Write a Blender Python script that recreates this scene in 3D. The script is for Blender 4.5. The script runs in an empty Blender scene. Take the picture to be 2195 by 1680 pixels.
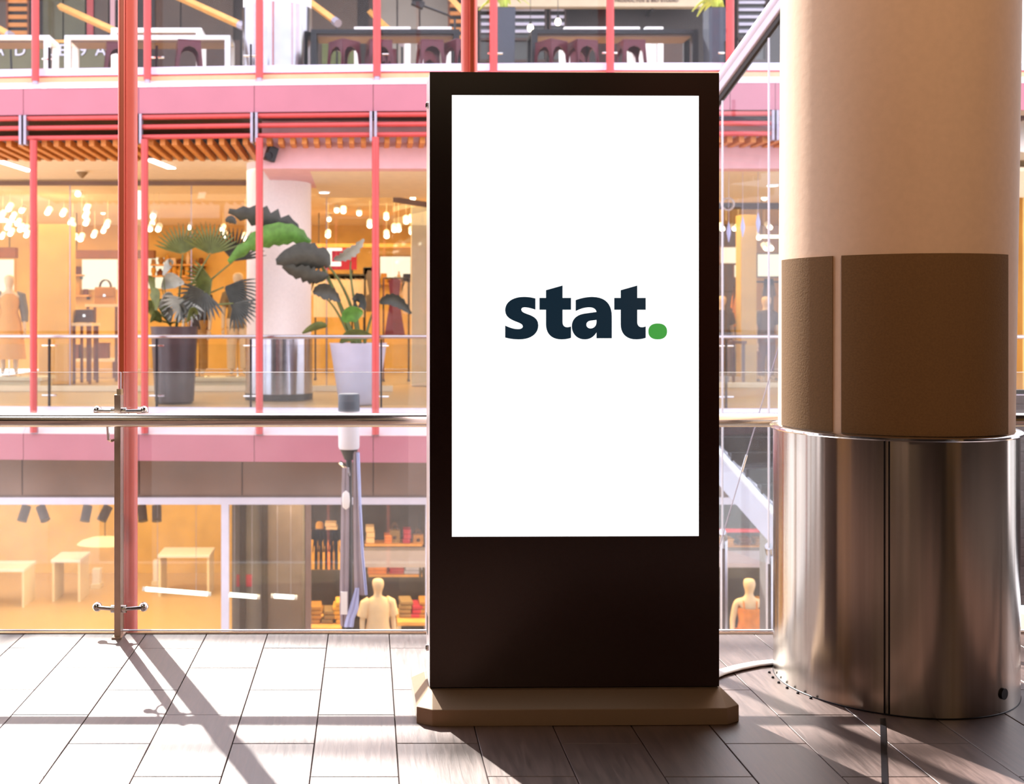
import bpy, bmesh, math, random
from mathutils import Vector, Matrix
R = random.Random(7)
PI = math.pi
S = bpy.context.scene
COL = S.collection

# ------------------------------------------------------------------ camera, world, sun, exposure
EYE, FPX, PX0, PY0 = 1.25, 2418.0, 789.0, 690.0
cd = bpy.data.cameras.new('camera'); cam = bpy.data.objects.new('camera', cd); COL.objects.link(cam)
cam.location = (0, 0, EYE); cam.rotation_euler = (PI/2, 0, 0)
cd.sensor_width = 36.0; cd.lens = 36.0*FPX/2195.0
cd.shift_x = (1097.5-PX0)/2195.0; cd.shift_y = -(840-PY0)/2195.0
cd.clip_start = 0.05; cd.clip_end = 200
cd.dof.use_dof = True; cd.dof.focus_distance = 3.7; cd.dof.aperture_fstop = 4.5
S.camera = cam
S.view_settings.view_transform = 'Standard'; S.view_settings.look = 'None'
S.view_settings.gamma = 1.0; S.view_settings.use_curve_mapping = False
S.view_settings.exposure = 0.0
S.cycles.max_bounces = 8; S.cycles.diffuse_bounces = 3; S.cycles.glossy_bounces = 4
S.cycles.transparent_max_bounces = 24; S.cycles.sample_clamp_indirect = 6.0
S.cycles.caustics_reflective = False; S.cycles.caustics_refractive = False
w = bpy.data.worlds.new('sky'); S.world = w; w.use_nodes = True
bg = w.node_tree.nodes['Background']; bg.inputs[0].default_value = (0.92, 0.90, 1.0, 1); bg.inputs[1].default_value = 3.0
sd = bpy.data.lights.new('sun', 'SUN'); sun = bpy.data.objects.new('sun', sd); COL.objects.link(sun)
TOSUN = Vector((-0.372, 0.875, 0.885)).normalized()
sun.rotation_euler = TOSUN.to_track_quat('Z', 'Y').to_euler()
sd.energy = 16.0; sd.angle = math.radians(0.55); sd.color = (1.0, 0.95, 0.88)
def area(name, loc, sx, sy, watts, col, rot=(0, 0, 0)):
    l = bpy.data.lights.new(name, 'AREA'); l.shape = 'RECTANGLE'; l.size = sx; l.size_y = sy
    l.energy = watts; l.color = col
    o = bpy.data.objects.new(name, l); COL.objects.link(o); o.location = loc; o.rotation_euler = rot
WARM = (1.0, 0.71, 0.33)
for x_ in (-7.0, -1.0, 5.5): area('shop_ceiling_light', (x_, 24.5, 3.70), 4.5, 5.5, 380, WARM)
area('walkway_ceiling_light', (-4.0, 18.6, 3.70), 6, 1.2, 70, (1.0, 0.80, 0.52))
area('lower_shop_light', (-4.6, 22.5, -1.62), 6, 7, 520, (1.0, 0.72, 0.38))
area('lower_shop_light', (2.4, 18.1, -1.62), 8, 1.6, 430, (1.0, 0.70, 0.36))
area('mall_ceiling_light', (-3.0, -3.5, 4.05), 2.4, 1.2, 26, (1.0, 0.72, 0.45))
area('mall_ceiling_light', (1.2, -4.5, 4.05), 2.4, 1.2, 26, (1.0, 0.72, 0.45))
area('mall_ceiling_light', (4.6, -1.5, 4.05), 1.2, 2.4, 26, (1.0, 0.70, 0.42))
def spot(name, loc, aim, watts, col, deg):
    l = bpy.data.lights.new(name, 'SPOT'); l.energy = watts; l.color = col; l.spot_size = math.radians(deg); l.spot_blend = 0.6; l.shadow_soft_size = 0.08
    o = bpy.data.objects.new(name, l); COL.objects.link(o); o.location = loc
    o.rotation_euler = (Vector(loc)-Vector(aim)).to_track_quat('Z', 'Y').to_euler()
spot('column_fill_lamp', (1.5, 0.6, 4.05), (1.85, 3.7, 1.95), 290, (1.0, 0.67, 0.43), 40)  # off-frame lamp added to brighten the column face alone
for x_, w_ in ((-3.6, 260), (-2.1, 330), (-0.5, 330)): spot('panel_fill_lamp', (x_, -5.4, 4.05), (x_, -7.1, 1.3), w_, (1.0, 0.74, 0.48), 42)  # lamps added to brighten the back panels mirrored in the column steel
for y_, w_ in ((-5.6, 60), (-3.4, 40)): spot('panel_fill_lamp', (5.2, y_, 4.05), (6.45, y_, 1.3), w_, (1.0, 0.62, 0.30), 42)  # same added lamps for the side wall panels
spot('panel_fill_lamp', (-5.4, 0.6, 4.05), (-6.95, 0.6, 1.3), 330, (1.0, 0.62, 0.30), 50)  # added lamp for the panel mirrored in the column's left side
spot('post_fill_lamp', (-2.3, 2.2, 4.05), (-1.01, 4.78, 1.6), 420, (1.0, 0.90, 0.82), 40)  # lamp added to brighten the near red post
spot('display_fill_lamp', (0.2, -1.6, 4.05), (0.65, 3.5, 0.15), 110, (1.0, 0.66, 0.36), 16)  # narrow lamp added to brighten the display foot

# ------------------------------------------------------------------ helpers
def lin(c): c /= 255.0; return c/12.92 if c <= 0.04045 else ((c+0.055)/1.055)**2.4
def rgb(r, g, b): return (lin(r), lin(g), lin(b), 1.0)
M = {}
def mat(name, col, rough=0.5, metal=0.0, namt=0.08, nscale=6.0, stretch=(1, 1, 1), bump=0.0, spec=None, ior=None, emis=None, estr=0.0, aniso=0.0, coat=0.0):
    m = bpy.data.materials.new(name); m.use_nodes = True
    nt = m.node_tree; b = nt.nodes['Principled BSDF']; L = nt.links.new
    tc = nt.nodes.new('ShaderNodeTexCoord'); mp = nt.nodes.new('ShaderNodeMapping'); mp.inputs['Scale'].default_value = stretch
    nz = nt.nodes.new('ShaderNodeTexNoise'); nz.inputs['Scale'].default_value = nscale; nz.inputs['Detail'].default_value = 4
    L(tc.outputs['Object'], mp.inputs['Vector']); L(mp.outputs['Vector'], nz.inputs['Vector'])
    rp = nt.nodes.new('ShaderNodeValToRGB'); e = rp.color_ramp.elements
    e[0].position = 0.3; e[1].position = 0.7
    e[0].color = tuple(c*(1-namt) for c in col[:3])+(1,); e[1].color = tuple(min(1, c*(1+namt)) for c in col[:3])+(1,)
    L(nz.outputs['Fac'], rp.inputs['Fac']); L(rp.outputs['Color'], b.inputs['Base Color'])
    b.inputs['Roughness'].default_value = rough; b.inputs['Metallic'].default_value = metal
    if spec is not None: b.inputs['Specular IOR Level'].default_value = spec
    if ior: b.inputs['IOR'].default_value = ior
    if coat: b.inputs['Coat Weight'].default_value = coat; b.inputs['Coat Roughness'].default_value = 0.08
    if aniso:
        b.inputs['Anisotropic'].default_value = aniso
        tg = nt.nodes.new('ShaderNodeTangent'); tg.direction_type = 'RADIAL'; tg.axis = 'Z'; b.inputs['Anisotropic Rotation'].default_value = 0.25; L(tg.outputs[0], b.inputs['Tangent'])
    if emis: b.inputs['Emission Color'].default_value = emis; b.inputs['Emission Strength'].default_value = estr
    if bump:
        bp = nt.nodes.new('ShaderNodeBump'); bp.inputs['Strength'].default_value = bump; bp.inputs['Distance'].default_value = 0.01
        L(nz.outputs['Fac'], bp.inputs['Height']); L(bp.outputs['Normal'], b.inputs['Normal'])
    M[name] = m; return m
def glass(name, tint, refl=1.0, haze=0.0, hazecol=(0.8, 0.8, 0.85, 1)):
    m = bpy.data.materials.new(name); m.use_nodes = True; nt = m.node_tree; nt.nodes.clear(); L = nt.links.new
    out = nt.nodes.new('ShaderNodeOutputMaterial'); tr = nt.nodes.new('ShaderNodeBsdfTransparent'); tr.inputs[0].default_value = tint
    gl = nt.nodes.new('ShaderNodeBsdfGlossy'); gl.inputs['Roughness'].default_value = 0.0
    fr = nt.nodes.new('ShaderNodeLayerWeight'); fr.inputs['Blend'].default_value = 0.5
    pw = nt.nodes.new('ShaderNodeMath'); pw.operation = 'POWER'; pw.inputs[1].default_value = 4.0; L(fr.outputs['Facing'], pw.inputs[0])
    mu = nt.nodes.new('ShaderNodeMath'); mu.operation = 'MULTIPLY_ADD'; mu.inputs[1].default_value = 0.9*refl; mu.inputs[2].default_value = 0.035*refl
    mx = nt.nodes.new('ShaderNodeMixShader'); L(pw.outputs[0], mu.inputs[0]); L(mu.outputs[0], mx.inputs[0])
    src = tr.outputs[0]
    if haze:   # whitish haze mixed into the pane as an uneven diffuse film
        df = nt.nodes.new('ShaderNodeBsdfDiffuse'); df.inputs[0].default_value = hazecol
        tl = nt.nodes.new('ShaderNodeBsdfTranslucent'); tl.inputs[0].default_value = hazecol
        ad = nt.nodes.new('ShaderNodeMixShader'); ad.inputs[0].default_value = 0.5; L(df.outputs[0], ad.inputs[1]); L(tl.outputs[0], ad.inputs[2])
        tc = nt.nodes.new('ShaderNodeTexCoord'); nz = nt.nodes.new('ShaderNodeTexNoise'); nz.inputs['Scale'].default_value = 1.8; nz.inputs['Detail'].default_value = 6
        L(tc.outputs['Object'], nz.inputs['Vector'])
        mr = nt.nodes.new('ShaderNodeMapRange'); mr.inputs['To Min'].default_value = haze*0.3; mr.inputs['To Max'].default_value = haze*1.7
        mr.inputs['From Min'].default_value = 0.3; mr.inputs['From Max'].default_value = 0.7
        L(nz.outputs['Fac'], mr.inputs['Value'])
        m2 = nt.nodes.new('ShaderNodeMixShader'); L(mr.outputs[0], m2.inputs[0]); L(tr.outputs[0], m2.inputs[1]); L(ad.outputs[0], m2.inputs[2]); src = m2.outputs[0]
    L(src, mx.inputs[1]); L(gl.outputs[0], mx.inputs[2]); L(mx.outputs[0], out.inputs[0])
    M[name] = m; return m
def glow(name, col, s):
    m = bpy.data.materials.new(name); m.use_nodes = True; nt = m.node_tree; nt.nodes.clear()
    out = nt.nodes.new('ShaderNodeOutputMaterial'); e = nt.nodes.new('ShaderNodeEmission')
    e.inputs[0].default_value = col; e.inputs[1].default_value = s; nt.links.new(e.outputs[0], out.inputs[0]); M[name] = m; return m

class MB:
    def __init__(s): s.bm = bmesh.new()
    def box(s, c, d, rot=None, taper=(1, 1)):
        vs = []
        for z in (-.5, .5):
            for x, y in ((-.5, -.5), (.5, -.5), (.5, .5), (-.5, .5)):
                k = taper if z > 0 else (1, 1)
                p = Vector((x*d[0]*k[0], y*d[1]*k[1], z*d[2]))
                if rot is not None: p = rot @ p
                vs.append(s.bm.verts.new(p+Vector(c)))
        for f in ((3, 2, 1, 0), (4, 5, 6, 7), (0, 1, 5, 4), (1, 2, 6, 5), (2, 3, 7, 6), (3, 0, 4, 7)): s.bm.faces.new([vs[i] for i in f])
        return s
    def span(s, a, b): return s.box([(a[i]+b[i])/2 for i in range(3)], [abs(b[i]-a[i]) for i in range(3)])
    def hexa(s, p):   # 8 corners: bottom ring then top ring
        vs = [s.bm.verts.new(q) for q in p]
        for f in ((3, 2, 1, 0), (4, 5, 6, 7), (0, 1, 5, 4), (1, 2, 6, 5), (2, 3, 7, 6), (3, 0, 4, 7)): s.bm.faces.new([vs[i] for i in f])
        return s
    def tube(s, pts, r, n=10, caps=True, flat=1.0):
        pts = [Vector(p) for p in pts]; rs = r if isinstance(r, (list, tuple)) else [r]*len(pts)
        rings = []; up = None
        for i, p in enumerate(pts):
            t = (pts[min(i+1, len(pts)-1)]-pts[max(i-1, 0)]).normalized()
            if up is None:
                up = Vector((0, 0, 1)) if abs(t.z) < 0.9 else Vector((0, 1, 0))
            a = t.cross(up).normalized(); b = a.cross(t).normalized(); up = b
            rings.append([s.bm.verts.new(p+rs[i]*(math.cos(2*PI*k/n)*a+flat*math.sin(2*PI*k/n)*b)) for k in range(n)])
        for i in range(len(rings)-1):
            for k in range(n): s.bm.faces.new((rings[i][k], rings[i][(k+1) % n], rings[i+1][(k+1) % n], rings[i+1][k]))
        if caps: s.bm.faces.new(list(reversed(rings[0]))); s.bm.faces.new(rings[-1])
        return s
    def lathe(s, c, prof, n=32, sx=1.0, sy=1.0, caps=True):
        rings = [[s.bm.verts.new((c[0]+sx*r*math.cos(2*PI*k/n), c[1]+sy*r*math.sin(2*PI*k/n), c[2]+z)) for k in range(n)] for r, z in prof]
        for i in range(len(rings)-1):
            for k in range(n): s.bm.faces.new((rings[i][k], rings[i][(k+1) % n], rings[i+1][(k+1) % n], rings[i+1][k]))
        if caps: s.bm.faces.new(list(reversed(rings[0]))); s.bm.faces.new(rings[-1])
        return s
    def arc(s, c, r, th, a0, a1, z0, z1, n=24):   # curved panel round a vertical axis
        ring = []
        for k in range(n+1):
            a = a0+(a1-a0)*k/n
            ring.append([s.bm.verts.new((c[0]+q*math.cos(a), c[1]+q*math.sin(a), z)) for q, z in ((r, z0), (r+th, z0), (r+th, z1), (r, z1))])
        for k in range(n):
            for j in range(4): s.bm.faces.new((ring[k][j], ring[k+1][j], ring[k+1][(j+1) % 4], ring[k][(j+1) % 4]))
        s.bm.faces.new(list(reversed(ring[0]))); s.bm.faces.new(ring[-1]); return s
    def prism(s, poly, h0, h1, axes=(0, 1, 2)):   # polygon in axes[0], axes[1]; extruded along axes[2]
        def P(u, v, h):
            p = [0, 0, 0]; p[axes[0]] = u; p[axes[1]] = v; p[axes[2]] = h; return p
        a = [s.bm.verts.new(P(u, v, h0)) for u, v in poly]; b = [s.bm.verts.new(P(u, v, h1)) for u, v in poly]
        n = len(poly)
        for i in range(n): s.bm.faces.new((a[i], a[(i+1) % n], b[(i+1) % n], b[i]))
        s.bm.faces.new(list(reversed(a))); s.bm.faces.new(b); return s
    def ball(s, c, r, sc=(1, 1, 1), u=12, v=8):
        m = Matrix.Translation(c) @ Matrix.Diagonal((sc[0]*r, sc[1]*r, sc[2]*r, 1))
        bmesh.ops.create_uvsphere(s.bm, u_segments=u, v_segments=v, radius=1, matrix=m); return s
    def quadstrip(s, rows):   # rows of points
        g = [[s.bm.verts.new(p) for p in r] for r in rows]
        for i in range(len(g)-1):
            for k in range(len(g[i])-1): s.bm.faces.new((g[i][k], g[i][k+1], g[i+1][k+1], g[i+1][k]))
        return s
ORG = {}
def W(o): return ORG.get(o.name, Vector((0, 0, 0)))
def obj(name, mb, m, parent=None, smooth=False, bevel=0.0, solid=0.0):
    bm = mb.bm; bmesh.ops.recalc_face_normals(bm, faces=bm.faces)
    if bevel: bmesh.ops.bevel(bm, geom=list(bm.edges), offset=bevel, segments=2, affect='EDGES', profile=0.6)
    if solid: bmesh.ops.solidify(bm, geom=list(bm.faces), thickness=solid)
    if parent is not None: org = W(parent)
    else:
        xs = [v.co for v in bm.verts]
        org = Vector(((min(c.x for c in xs)+max(c.x for c in xs))/2, (min(c.y for c in xs)+max(c.y for c in xs))/2, min(c.z for c in xs)))
    if org.length: bmesh.ops.translate(bm, verts=bm.verts, vec=-org)
    me = bpy.data.meshes.new(name); bm.to_mesh(me); bm.free()
    if smooth:
        for p in me.polygons: p.use_smooth = True
        try: me.set_sharp_from_angle(angle=math.radians(40))
        except Exception: pass
    me.materials.append(M[m] if isinstance(m, str) else m)
    o = bpy.data.objects.new(name, me); COL.objects.link(o)
    if parent is not None: o.parent = parent
    else: o.location = org
    ORG[o.name] = org.copy()
    return o
def tag(o, label=None, cat=None, group=None, kind=None):
    if label: o['label'] = label
    if cat: o['category'] = cat
    if group: o['group'] = group
    if kind: o['kind'] = kind
    return o
def thing(name, label, cat, loc=(0, 0, 0), group=None, kind=None, local=False, rotz=0.0):
    o = bpy.data.objects.new(name, None); COL.objects.link(o); o.empty_display_size = 0.1
    o.location = loc; o.rotation_euler = (0, 0, rotz)
    ORG[o.name] = Vector((0, 0, 0)) if local else Vector(loc)
    return tag(o, label, cat, group, kind)
def copy_tree(o, parent=None):
    c = o.copy(); COL.objects.link(c)
    if parent is not None: c.parent = parent
    for ch in list(o.children): copy_tree(ch, c)
    return c
def at(px, py, d): return Vector(((px-PX0)/FPX*d, d, EYE-(py-PY0)/FPX*d))
def zat(py, d): return EYE-(py-PY0)/FPX*d
def xat(px, d): return (px-PX0)/FPX*d
# the opposite gallery is faintly curved: distance of its edge along the picture
_DP = ((-460, 1.042), (-205, 1.034), (0, 1.026), (280, 1.019), (545, 1.011), (800, 1.0055), (1060, 1.002), (1310, 1.0), (2200, 1.0))
def D(px):
    for (a, u), (b, v) in zip(_DP, _DP[1:]):
        if a <= px <= b: return 15.9*(u+(v-u)*(px-a)/(b-a))
    return 15.9*(_DP[0][1] if px < _DP[0][0] else 1.0)

# ------------------------------------------------------------------ materials
mat('red_paint', rgb(188, 70, 70), 0.38, namt=0.04)
mat('red_paint_lit', rgb(238, 118, 104), 0.32, namt=0.03)  # brighter copy of the red paint; light on the near posts put into colour
mat('reflection_paint', rgb(170, 70, 30), 0.5, namt=0.05)  # warm reflection tone, painted on the near posts as a stripe
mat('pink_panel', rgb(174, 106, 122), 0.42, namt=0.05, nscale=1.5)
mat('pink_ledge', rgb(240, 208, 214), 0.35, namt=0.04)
mat('pale_edge', rgb(214, 214, 236), 0.35, namt=0.04)
mat('white_plaster', rgb(238, 228, 226), 0.75, namt=0.03, bump=0.05, nscale=30)
mat('column_plaster', rgb(212, 182, 156), 0.8, namt=0.03, bump=0.06, nscale=40)
mat('beige_plaster', rgb(232, 214, 184), 0.8, namt=0.04)
mat('mauve_plaster', rgb(224, 178, 184), 0.8, namt=0.04)
mat('amber_wall', rgb(224, 180, 104), 0.8, namt=0.10, nscale=2.5)
mat('shop_floor', rgb(206, 172, 130), 0.35, namt=0.06)
mat('walk_floor', rgb(196, 162, 120), 0.3, namt=0.06)
mat('dark_wood', rgb(70, 48, 40), 0.5, namt=0.2, stretch=(1, 1, 6))
mat('slat_wood', rgb(202, 128, 58), 0.55, namt=0.18, nscale=8, stretch=(6, 1, 6))
mat('strut_wood', rgb(226, 164, 88), 0.55, namt=0.15, nscale=8)
mat('brown_panel', rgb(122, 96, 84), 0.6, namt=0.12, nscale=2)
mat('dark_brown', rgb(44, 32, 28), 0.55, namt=0.15, nscale=3)
mat('greygreen_panel', rgb(96, 92, 64), 0.45, namt=0.12, nscale=2)
mat('grey_panel', rgb(150, 142, 132), 0.5, namt=0.08, nscale=2)
mat('grey_concrete', rgb(120, 112, 110), 0.8, namt=0.1, nscale=3)
mat('black_metal', rgb(40, 36, 38), 0.4, metal=0.3, namt=0.08)
mat('dark_frame', rgb(32, 29, 34), 0.35, metal=0.4)
mat('grey_bracket', rgb(168, 160, 176), 0.4, metal=0.5)
mat('steel', (0.62, 0.60, 0.60, 1), 0.22, metal=1.0, namt=0.05)
mat('rail_steel', (0.66, 0.62, 0.58, 1), 0.16, metal=1.0, namt=0.04, nscale=20, stretch=(1, 8, 8))
mat('post_steel', (0.62, 0.50, 0.42, 1), 0.30, metal=1.0, namt=0.06, nscale=20)
mat('chrome', (0.75, 0.73, 0.73, 1), 0.10, metal=1.0, namt=0.03)
mat('brushed_steel', (0.46, 0.40, 0.345, 1), 0.17, metal=1.0, namt=0.10, nscale=6, stretch=(7, 7, 0.15), aniso=0.93)
mat('far_steel', (0.46, 0.44, 0.48, 1), 0.2, metal=1.0, namt=0.05, nscale=5, aniso=0.8)
mat('brass_strip', (0.62, 0.52, 0.44, 1), 0.3, metal=1.0)
mat('stone_panel', rgb(108, 80, 48), 0.95, namt=0.10, nscale=150, bump=0.12)
mat('kiosk_black', rgb(40, 20, 15), 0.22, namt=0.05, spec=0.5)
mat('kiosk_silver', rgb(158, 134, 112), 0.42, metal=0.3, namt=0.03, nscale=300, bump=0.03)
mat('kiosk_edge', rgb(205, 190, 192), 0.3, metal=0.6)
mat('logo_navy', rgb(6, 14, 20), 0.5, namt=0.01, emis=rgb(15, 42, 58), estr=0.75)
mat('logo_green', rgb(30, 60, 30), 0.5, namt=0.01, emis=rgb(70, 165, 70), estr=0.9)
mat('white_plastic', rgb(236, 230, 230), 0.35, namt=0.02)
mat('white_metal', rgb(240, 242, 248), 0.3, namt=0.02)
mat('terrace_panel', rgb(84, 66, 54), 0.5, namt=0.15, nscale=2)
mat('rail_paint', rgb(196, 188, 206), 0.35, namt=0.03)
mat('chair_red', rgb(92, 30, 44), 0.22, metal=0.25, namt=0.08)
mat('banner_cloth', rgb(150, 134, 142), 0.85, namt=0.08, nscale=8)
mat('banner_blue', rgb(176, 182, 226), 0.8, namt=0.06)
mat('frosted', rgb(222, 218, 228), 0.5, namt=0.02)
mat('dark_pot', rgb(74, 58, 60), 0.35, namt=0.12)
mat('white_pot', rgb(206, 202, 224), 0.45, namt=0.04)
mat('slate_box', rgb(60, 64, 78), 0.45, namt=0.1)
mat('soil', rgb(60, 44, 32), 0.95, namt=0.3, nscale=30)
mat('leaf_dark', rgb(64, 66, 60), 0.45, namt=0.25, nscale=10)
mat('leaf_green', rgb(92, 140, 62), 0.45, namt=0.25, nscale=10)
mat('leaf_olive', rgb(92, 100, 48), 0.5, namt=0.25, nscale=10)
mat('leaf_grey', rgb(150, 152, 142), 0.45, namt=0.15, nscale=10)
mat('leaf_lime', rgb(206, 220, 96), 0.5, namt=0.2, nscale=10)
mat('stem_green', rgb(96, 106, 58), 0.6, namt=0.2)
mat('skin_plaster', rgb(232, 200, 164), 0.55, namt=0.03)
mat('tee_cream', rgb(240, 206, 168), 0.85, namt=0.05, nscale=14)
mat('orange_cloth', rgb(224, 132, 58), 0.85, namt=0.18, nscale=14)
mat('dress_orange', rgb(228, 166, 98), 0.85, namt=0.10, nscale=8, stretch=(6, 6, 1))
mat('denim_dark', rgb(66, 56, 58), 0.85, namt=0.15)
mat('cardigan_grey', rgb(132, 122, 116), 0.9, namt=0.15)
mat('shirt_pale', rgb(232, 206, 176), 0.85, namt=0.08, nscale=6, stretch=(8, 8, 1))
mat('shirt_gold', rgb(214, 156, 66), 0.85, namt=0.25, nscale=7, stretch=(8, 8, 1))
mat('dress_purple', rgb(112, 50, 74), 0.85, namt=0.15)
mat('jacket_grey', rgb(112, 98, 96), 0.9, namt=0.12)
mat('leather_tan', rgb(170, 118, 52), 0.5, namt=0.12)
mat('leather_dark', rgb(84, 52, 36), 0.45, namt=0.15)
mat('box_brown', rgb(116, 66, 40), 0.7, namt=0.2)
mat('magenta', rgb(176, 40, 70), 0.7, namt=0.1)
mat('khaki', rgb(140, 112, 76), 0.8, namt=0.15)
mat('shutter', rgb(132, 118, 136), 0.5, namt=0.06)
mat('grout', rgb(52, 42, 40), 0.9, namt=0.1)
glow('screen_white', (1, 1, 1, 1), 1.35)
glow('lamp_warm', (1.0, 0.86, 0.62, 1), 7.0)
glow('lamp_white', (1.0, 0.96, 0.90, 1), 6.0)
glow('painted_glow', (1.0, 0.86, 0.62, 1), 1.5)  # emission stands in for lamplight falling on wall panels
glow('lit_sign', (1.0, 0.93, 0.80, 1), 1.8)
glass('guard_glass', (0.94, 0.96, 0.96, 1), 0.8, haze=0.022)
glass('shop_glass', (0.94, 0.95, 0.93, 1), 0.8)
glass('far_guard', (0.94, 0.96, 0.97, 1), 0.28, haze=0.002)
glass('edge_glass', (0.9, 0.93, 0.93, 1), 1.0, haze=0.30)
glass('screen_glass', (0.93, 0.95, 0.96, 1), 0.5, haze=0.006)
# floor tile: dark wood-look porcelain, each tile its own tone
def tile_mat():
    m = bpy.data.materials.new('wood_tile'); m.use_nodes = True; nt = m.node_tree; b = nt.nodes['Principled BSDF']; L = nt.links.new
    oi = nt.nodes.new('ShaderNodeObjectInfo'); tc = nt.nodes.new('ShaderNodeTexCoord')
    mp = nt.nodes.new('ShaderNodeMapping'); mp.inputs['Scale'].default_value = (38, 3.2, 1)
    cb = nt.nodes.new('ShaderNodeCombineXYZ'); mu = nt.nodes.new('ShaderNodeMath'); mu.operation = 'MULTIPLY'; mu.inputs[1].default_value = 40
    L(oi.outputs['Random'], mu.inputs[0]); L(mu.outputs[0], cb.inputs[0]); L(mu.outputs[0], cb.inputs[1]); L(cb.outputs[0], mp.inputs['Location'])
    L(tc.outputs['Object'], mp.inputs['Vector'])
    nz = nt.nodes.new('ShaderNodeTexNoise'); nz.inputs['Scale'].default_value = 1.6; nz.inputs['Detail'].default_value = 7; nz.inputs['Roughness'].default_value = 0.65
    nz.inputs['Distortion'].default_value = 0.6
    L(mp.outputs[0], nz.inputs['Vector'])
    rp = nt.nodes.new('ShaderNodeValToRGB'); e = rp.color_ramp.elements
    e[0].position = 0.28; e[0].color = rgb(58, 34, 28); e[1].position = 0.75; e[1].color = rgb(112, 80, 70)
    L(nz.outputs['Fac'], rp.inputs[0])
    hs = nt.nodes.new('ShaderNodeHueSaturation'); mr = nt.nodes.new('ShaderNodeMapRange'); mr.inputs['To Min'].default_value = 0.86; mr.inputs['To Max'].default_value = 1.12
    L(oi.outputs['Random'], mr.inputs[0]); L(mr.outputs[0], hs.inputs['Value']); L(rp.outputs[0], hs.inputs['Color']); L(hs.outputs[0], b.inputs['Base Color'])
    r2 = nt.nodes.new('ShaderNodeMapRange'); r2.inputs['To Min'].default_value = 0.32; r2.inputs['To Max'].default_value = 0.52
    L(nz.outputs['Fac'], r2.inputs[0]); L(r2.outputs[0], b.inputs['Roughness'])
    b.inputs['Specular IOR Level'].default_value = 1.0; b.inputs['IOR'].default_value = 2.0
    bp = nt.nodes.new('ShaderNodeBump'); bp.inputs['Strength'].default_value = 0.25; bp.inputs['Distance'].default_value = 0.002
    L(nz.outputs['Fac'], bp.inputs['Height']); L(bp.outputs[0], b.inputs['Normal']); M['wood_tile'] = m
tile_mat()

# ------------------------------------------------------------------ near mezzanine: floor, ceiling, walls
EDGE = 4.53
fl = obj('floor', MB().span((-7, -7.5, -0.40), (6.5, EDGE, -0.006)), 'grout')
tag(fl, 'dark wood look tiled floor of the mezzanine under the display', 'floor', kind='structure')
TW, TL = 0.2436, 0.4886
def tile_mesh(y0, y1):
    return MB().box((0, 0, -0.007), (TW-0.003, y1-y0-0.003, 0.014))
tile0 = None
for k in range(-10, 19):
    x = -0.890+TW*(k+0.5); off = 3.8355+(0.0 if k % 2 == 0 else TL/2)
    y = off-TL*6
    while y < EDGE-0.02:
        y1 = min(y+TL, EDGE-0.012)
        if y > 0.9 and y1-y > 0.02:
            full = abs(y1-y-TL) < 1e-6
            if full and tile0 is not None:
                t = tile0.copy(); COL.objects.link(t)
            else:
                mb = tile_mesh(y, y1); bmesh.ops.recalc_face_normals(mb.bm, faces=mb.bm.faces)
                me = bpy.data.meshes.new('tile'); bmesh.ops.bevel(mb.bm, geom=[e for e in mb.bm.edges if all(v.co.z > -0.003 for v in e.verts)], offset=0.0012, segments=1, affect='EDGES')
                mb.bm.to_mesh(me); mb.bm.free(); me.materials.append(M['wood_tile'])
                t = bpy.data.objects.new('tile', me); COL.objects.link(t)
                if full: tile0 = t
            t.parent = fl; t.location = Vector((x, (y+y1)/2, R.uniform(-0.0006, 0.0006)))-fl.location
        y += TL
obj('edge_strip', MB().span((-6.9, EDGE-0.010, -0.05), (6.4, EDGE+0.012, 0.004)), 'brass_strip', fl)
tr = obj('trim_3', MB().prism([(1.612, 3.552), (1.630, 3.552), (1.384, 3.0), (1.366, 3.0)], -0.004, 0.0025), 'dark_frame')
tag(tr, 'narrow steel channel let into the floor tiles below the column seam', 'floor trim', kind='structure')
cl = obj('ceiling', MB().span((-7, -7.5, 4.15), (6.5, 4.45, 4.6)), 'dark_brown'); tag(cl, 'dark ceiling over the mezzanine', 'ceiling', kind='structure')
wb = obj('wall_back', MB().span((-7, -7.5, 0), (6.5, -7.2, 4.15)), 'dark_brown'); tag(wb, 'dark back wall of the mezzanine with pale panels added for reflections', 'wall', kind='structure')
for i, (x0, x1) in enumerate(((-4.3, -3.0), (-2.9, -1.6), (-1.5, -0.2))):
    obj('panel', MB().span((x0, -7.2, 0.1), (x1, -7.12, 3.4)), ('beige_plaster', 'white_plaster', 'white_plaster')[i], wb)  # unseen panels added so pale stripes reflect in the column steel
wl = obj('wall_left', MB().span((-7.2, -7.5, 0), (-7, 4.4, 4.15)), 'dark_brown'); tag(wl, 'dark side wall at the end of the mezzanine', 'wall', kind='structure')
wr = obj('wall_right', MB().span((6.5, -7.5, 0), (6.7, 4.4, 4.15)), 'dark_brown'); tag(wr, 'dark brown side wall beyond the column', 'wall', kind='structure')
for i, (y0, y1) in enumerate(((-6.6, -4.6), (-4.4, -2.2))): obj('panel', MB().span((6.42, y0, 0.1), (6.5, y1, 3.4)), 'amber_wall', wr)  # unseen panels added for warm reflections in the column
obj('panel', MB().span((-7.0, -0.9, 0.1), (-6.92, 2.1, 3.4)), 'amber_wall', wl)  # unseen panel added to reflect gold in the column steel

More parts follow.
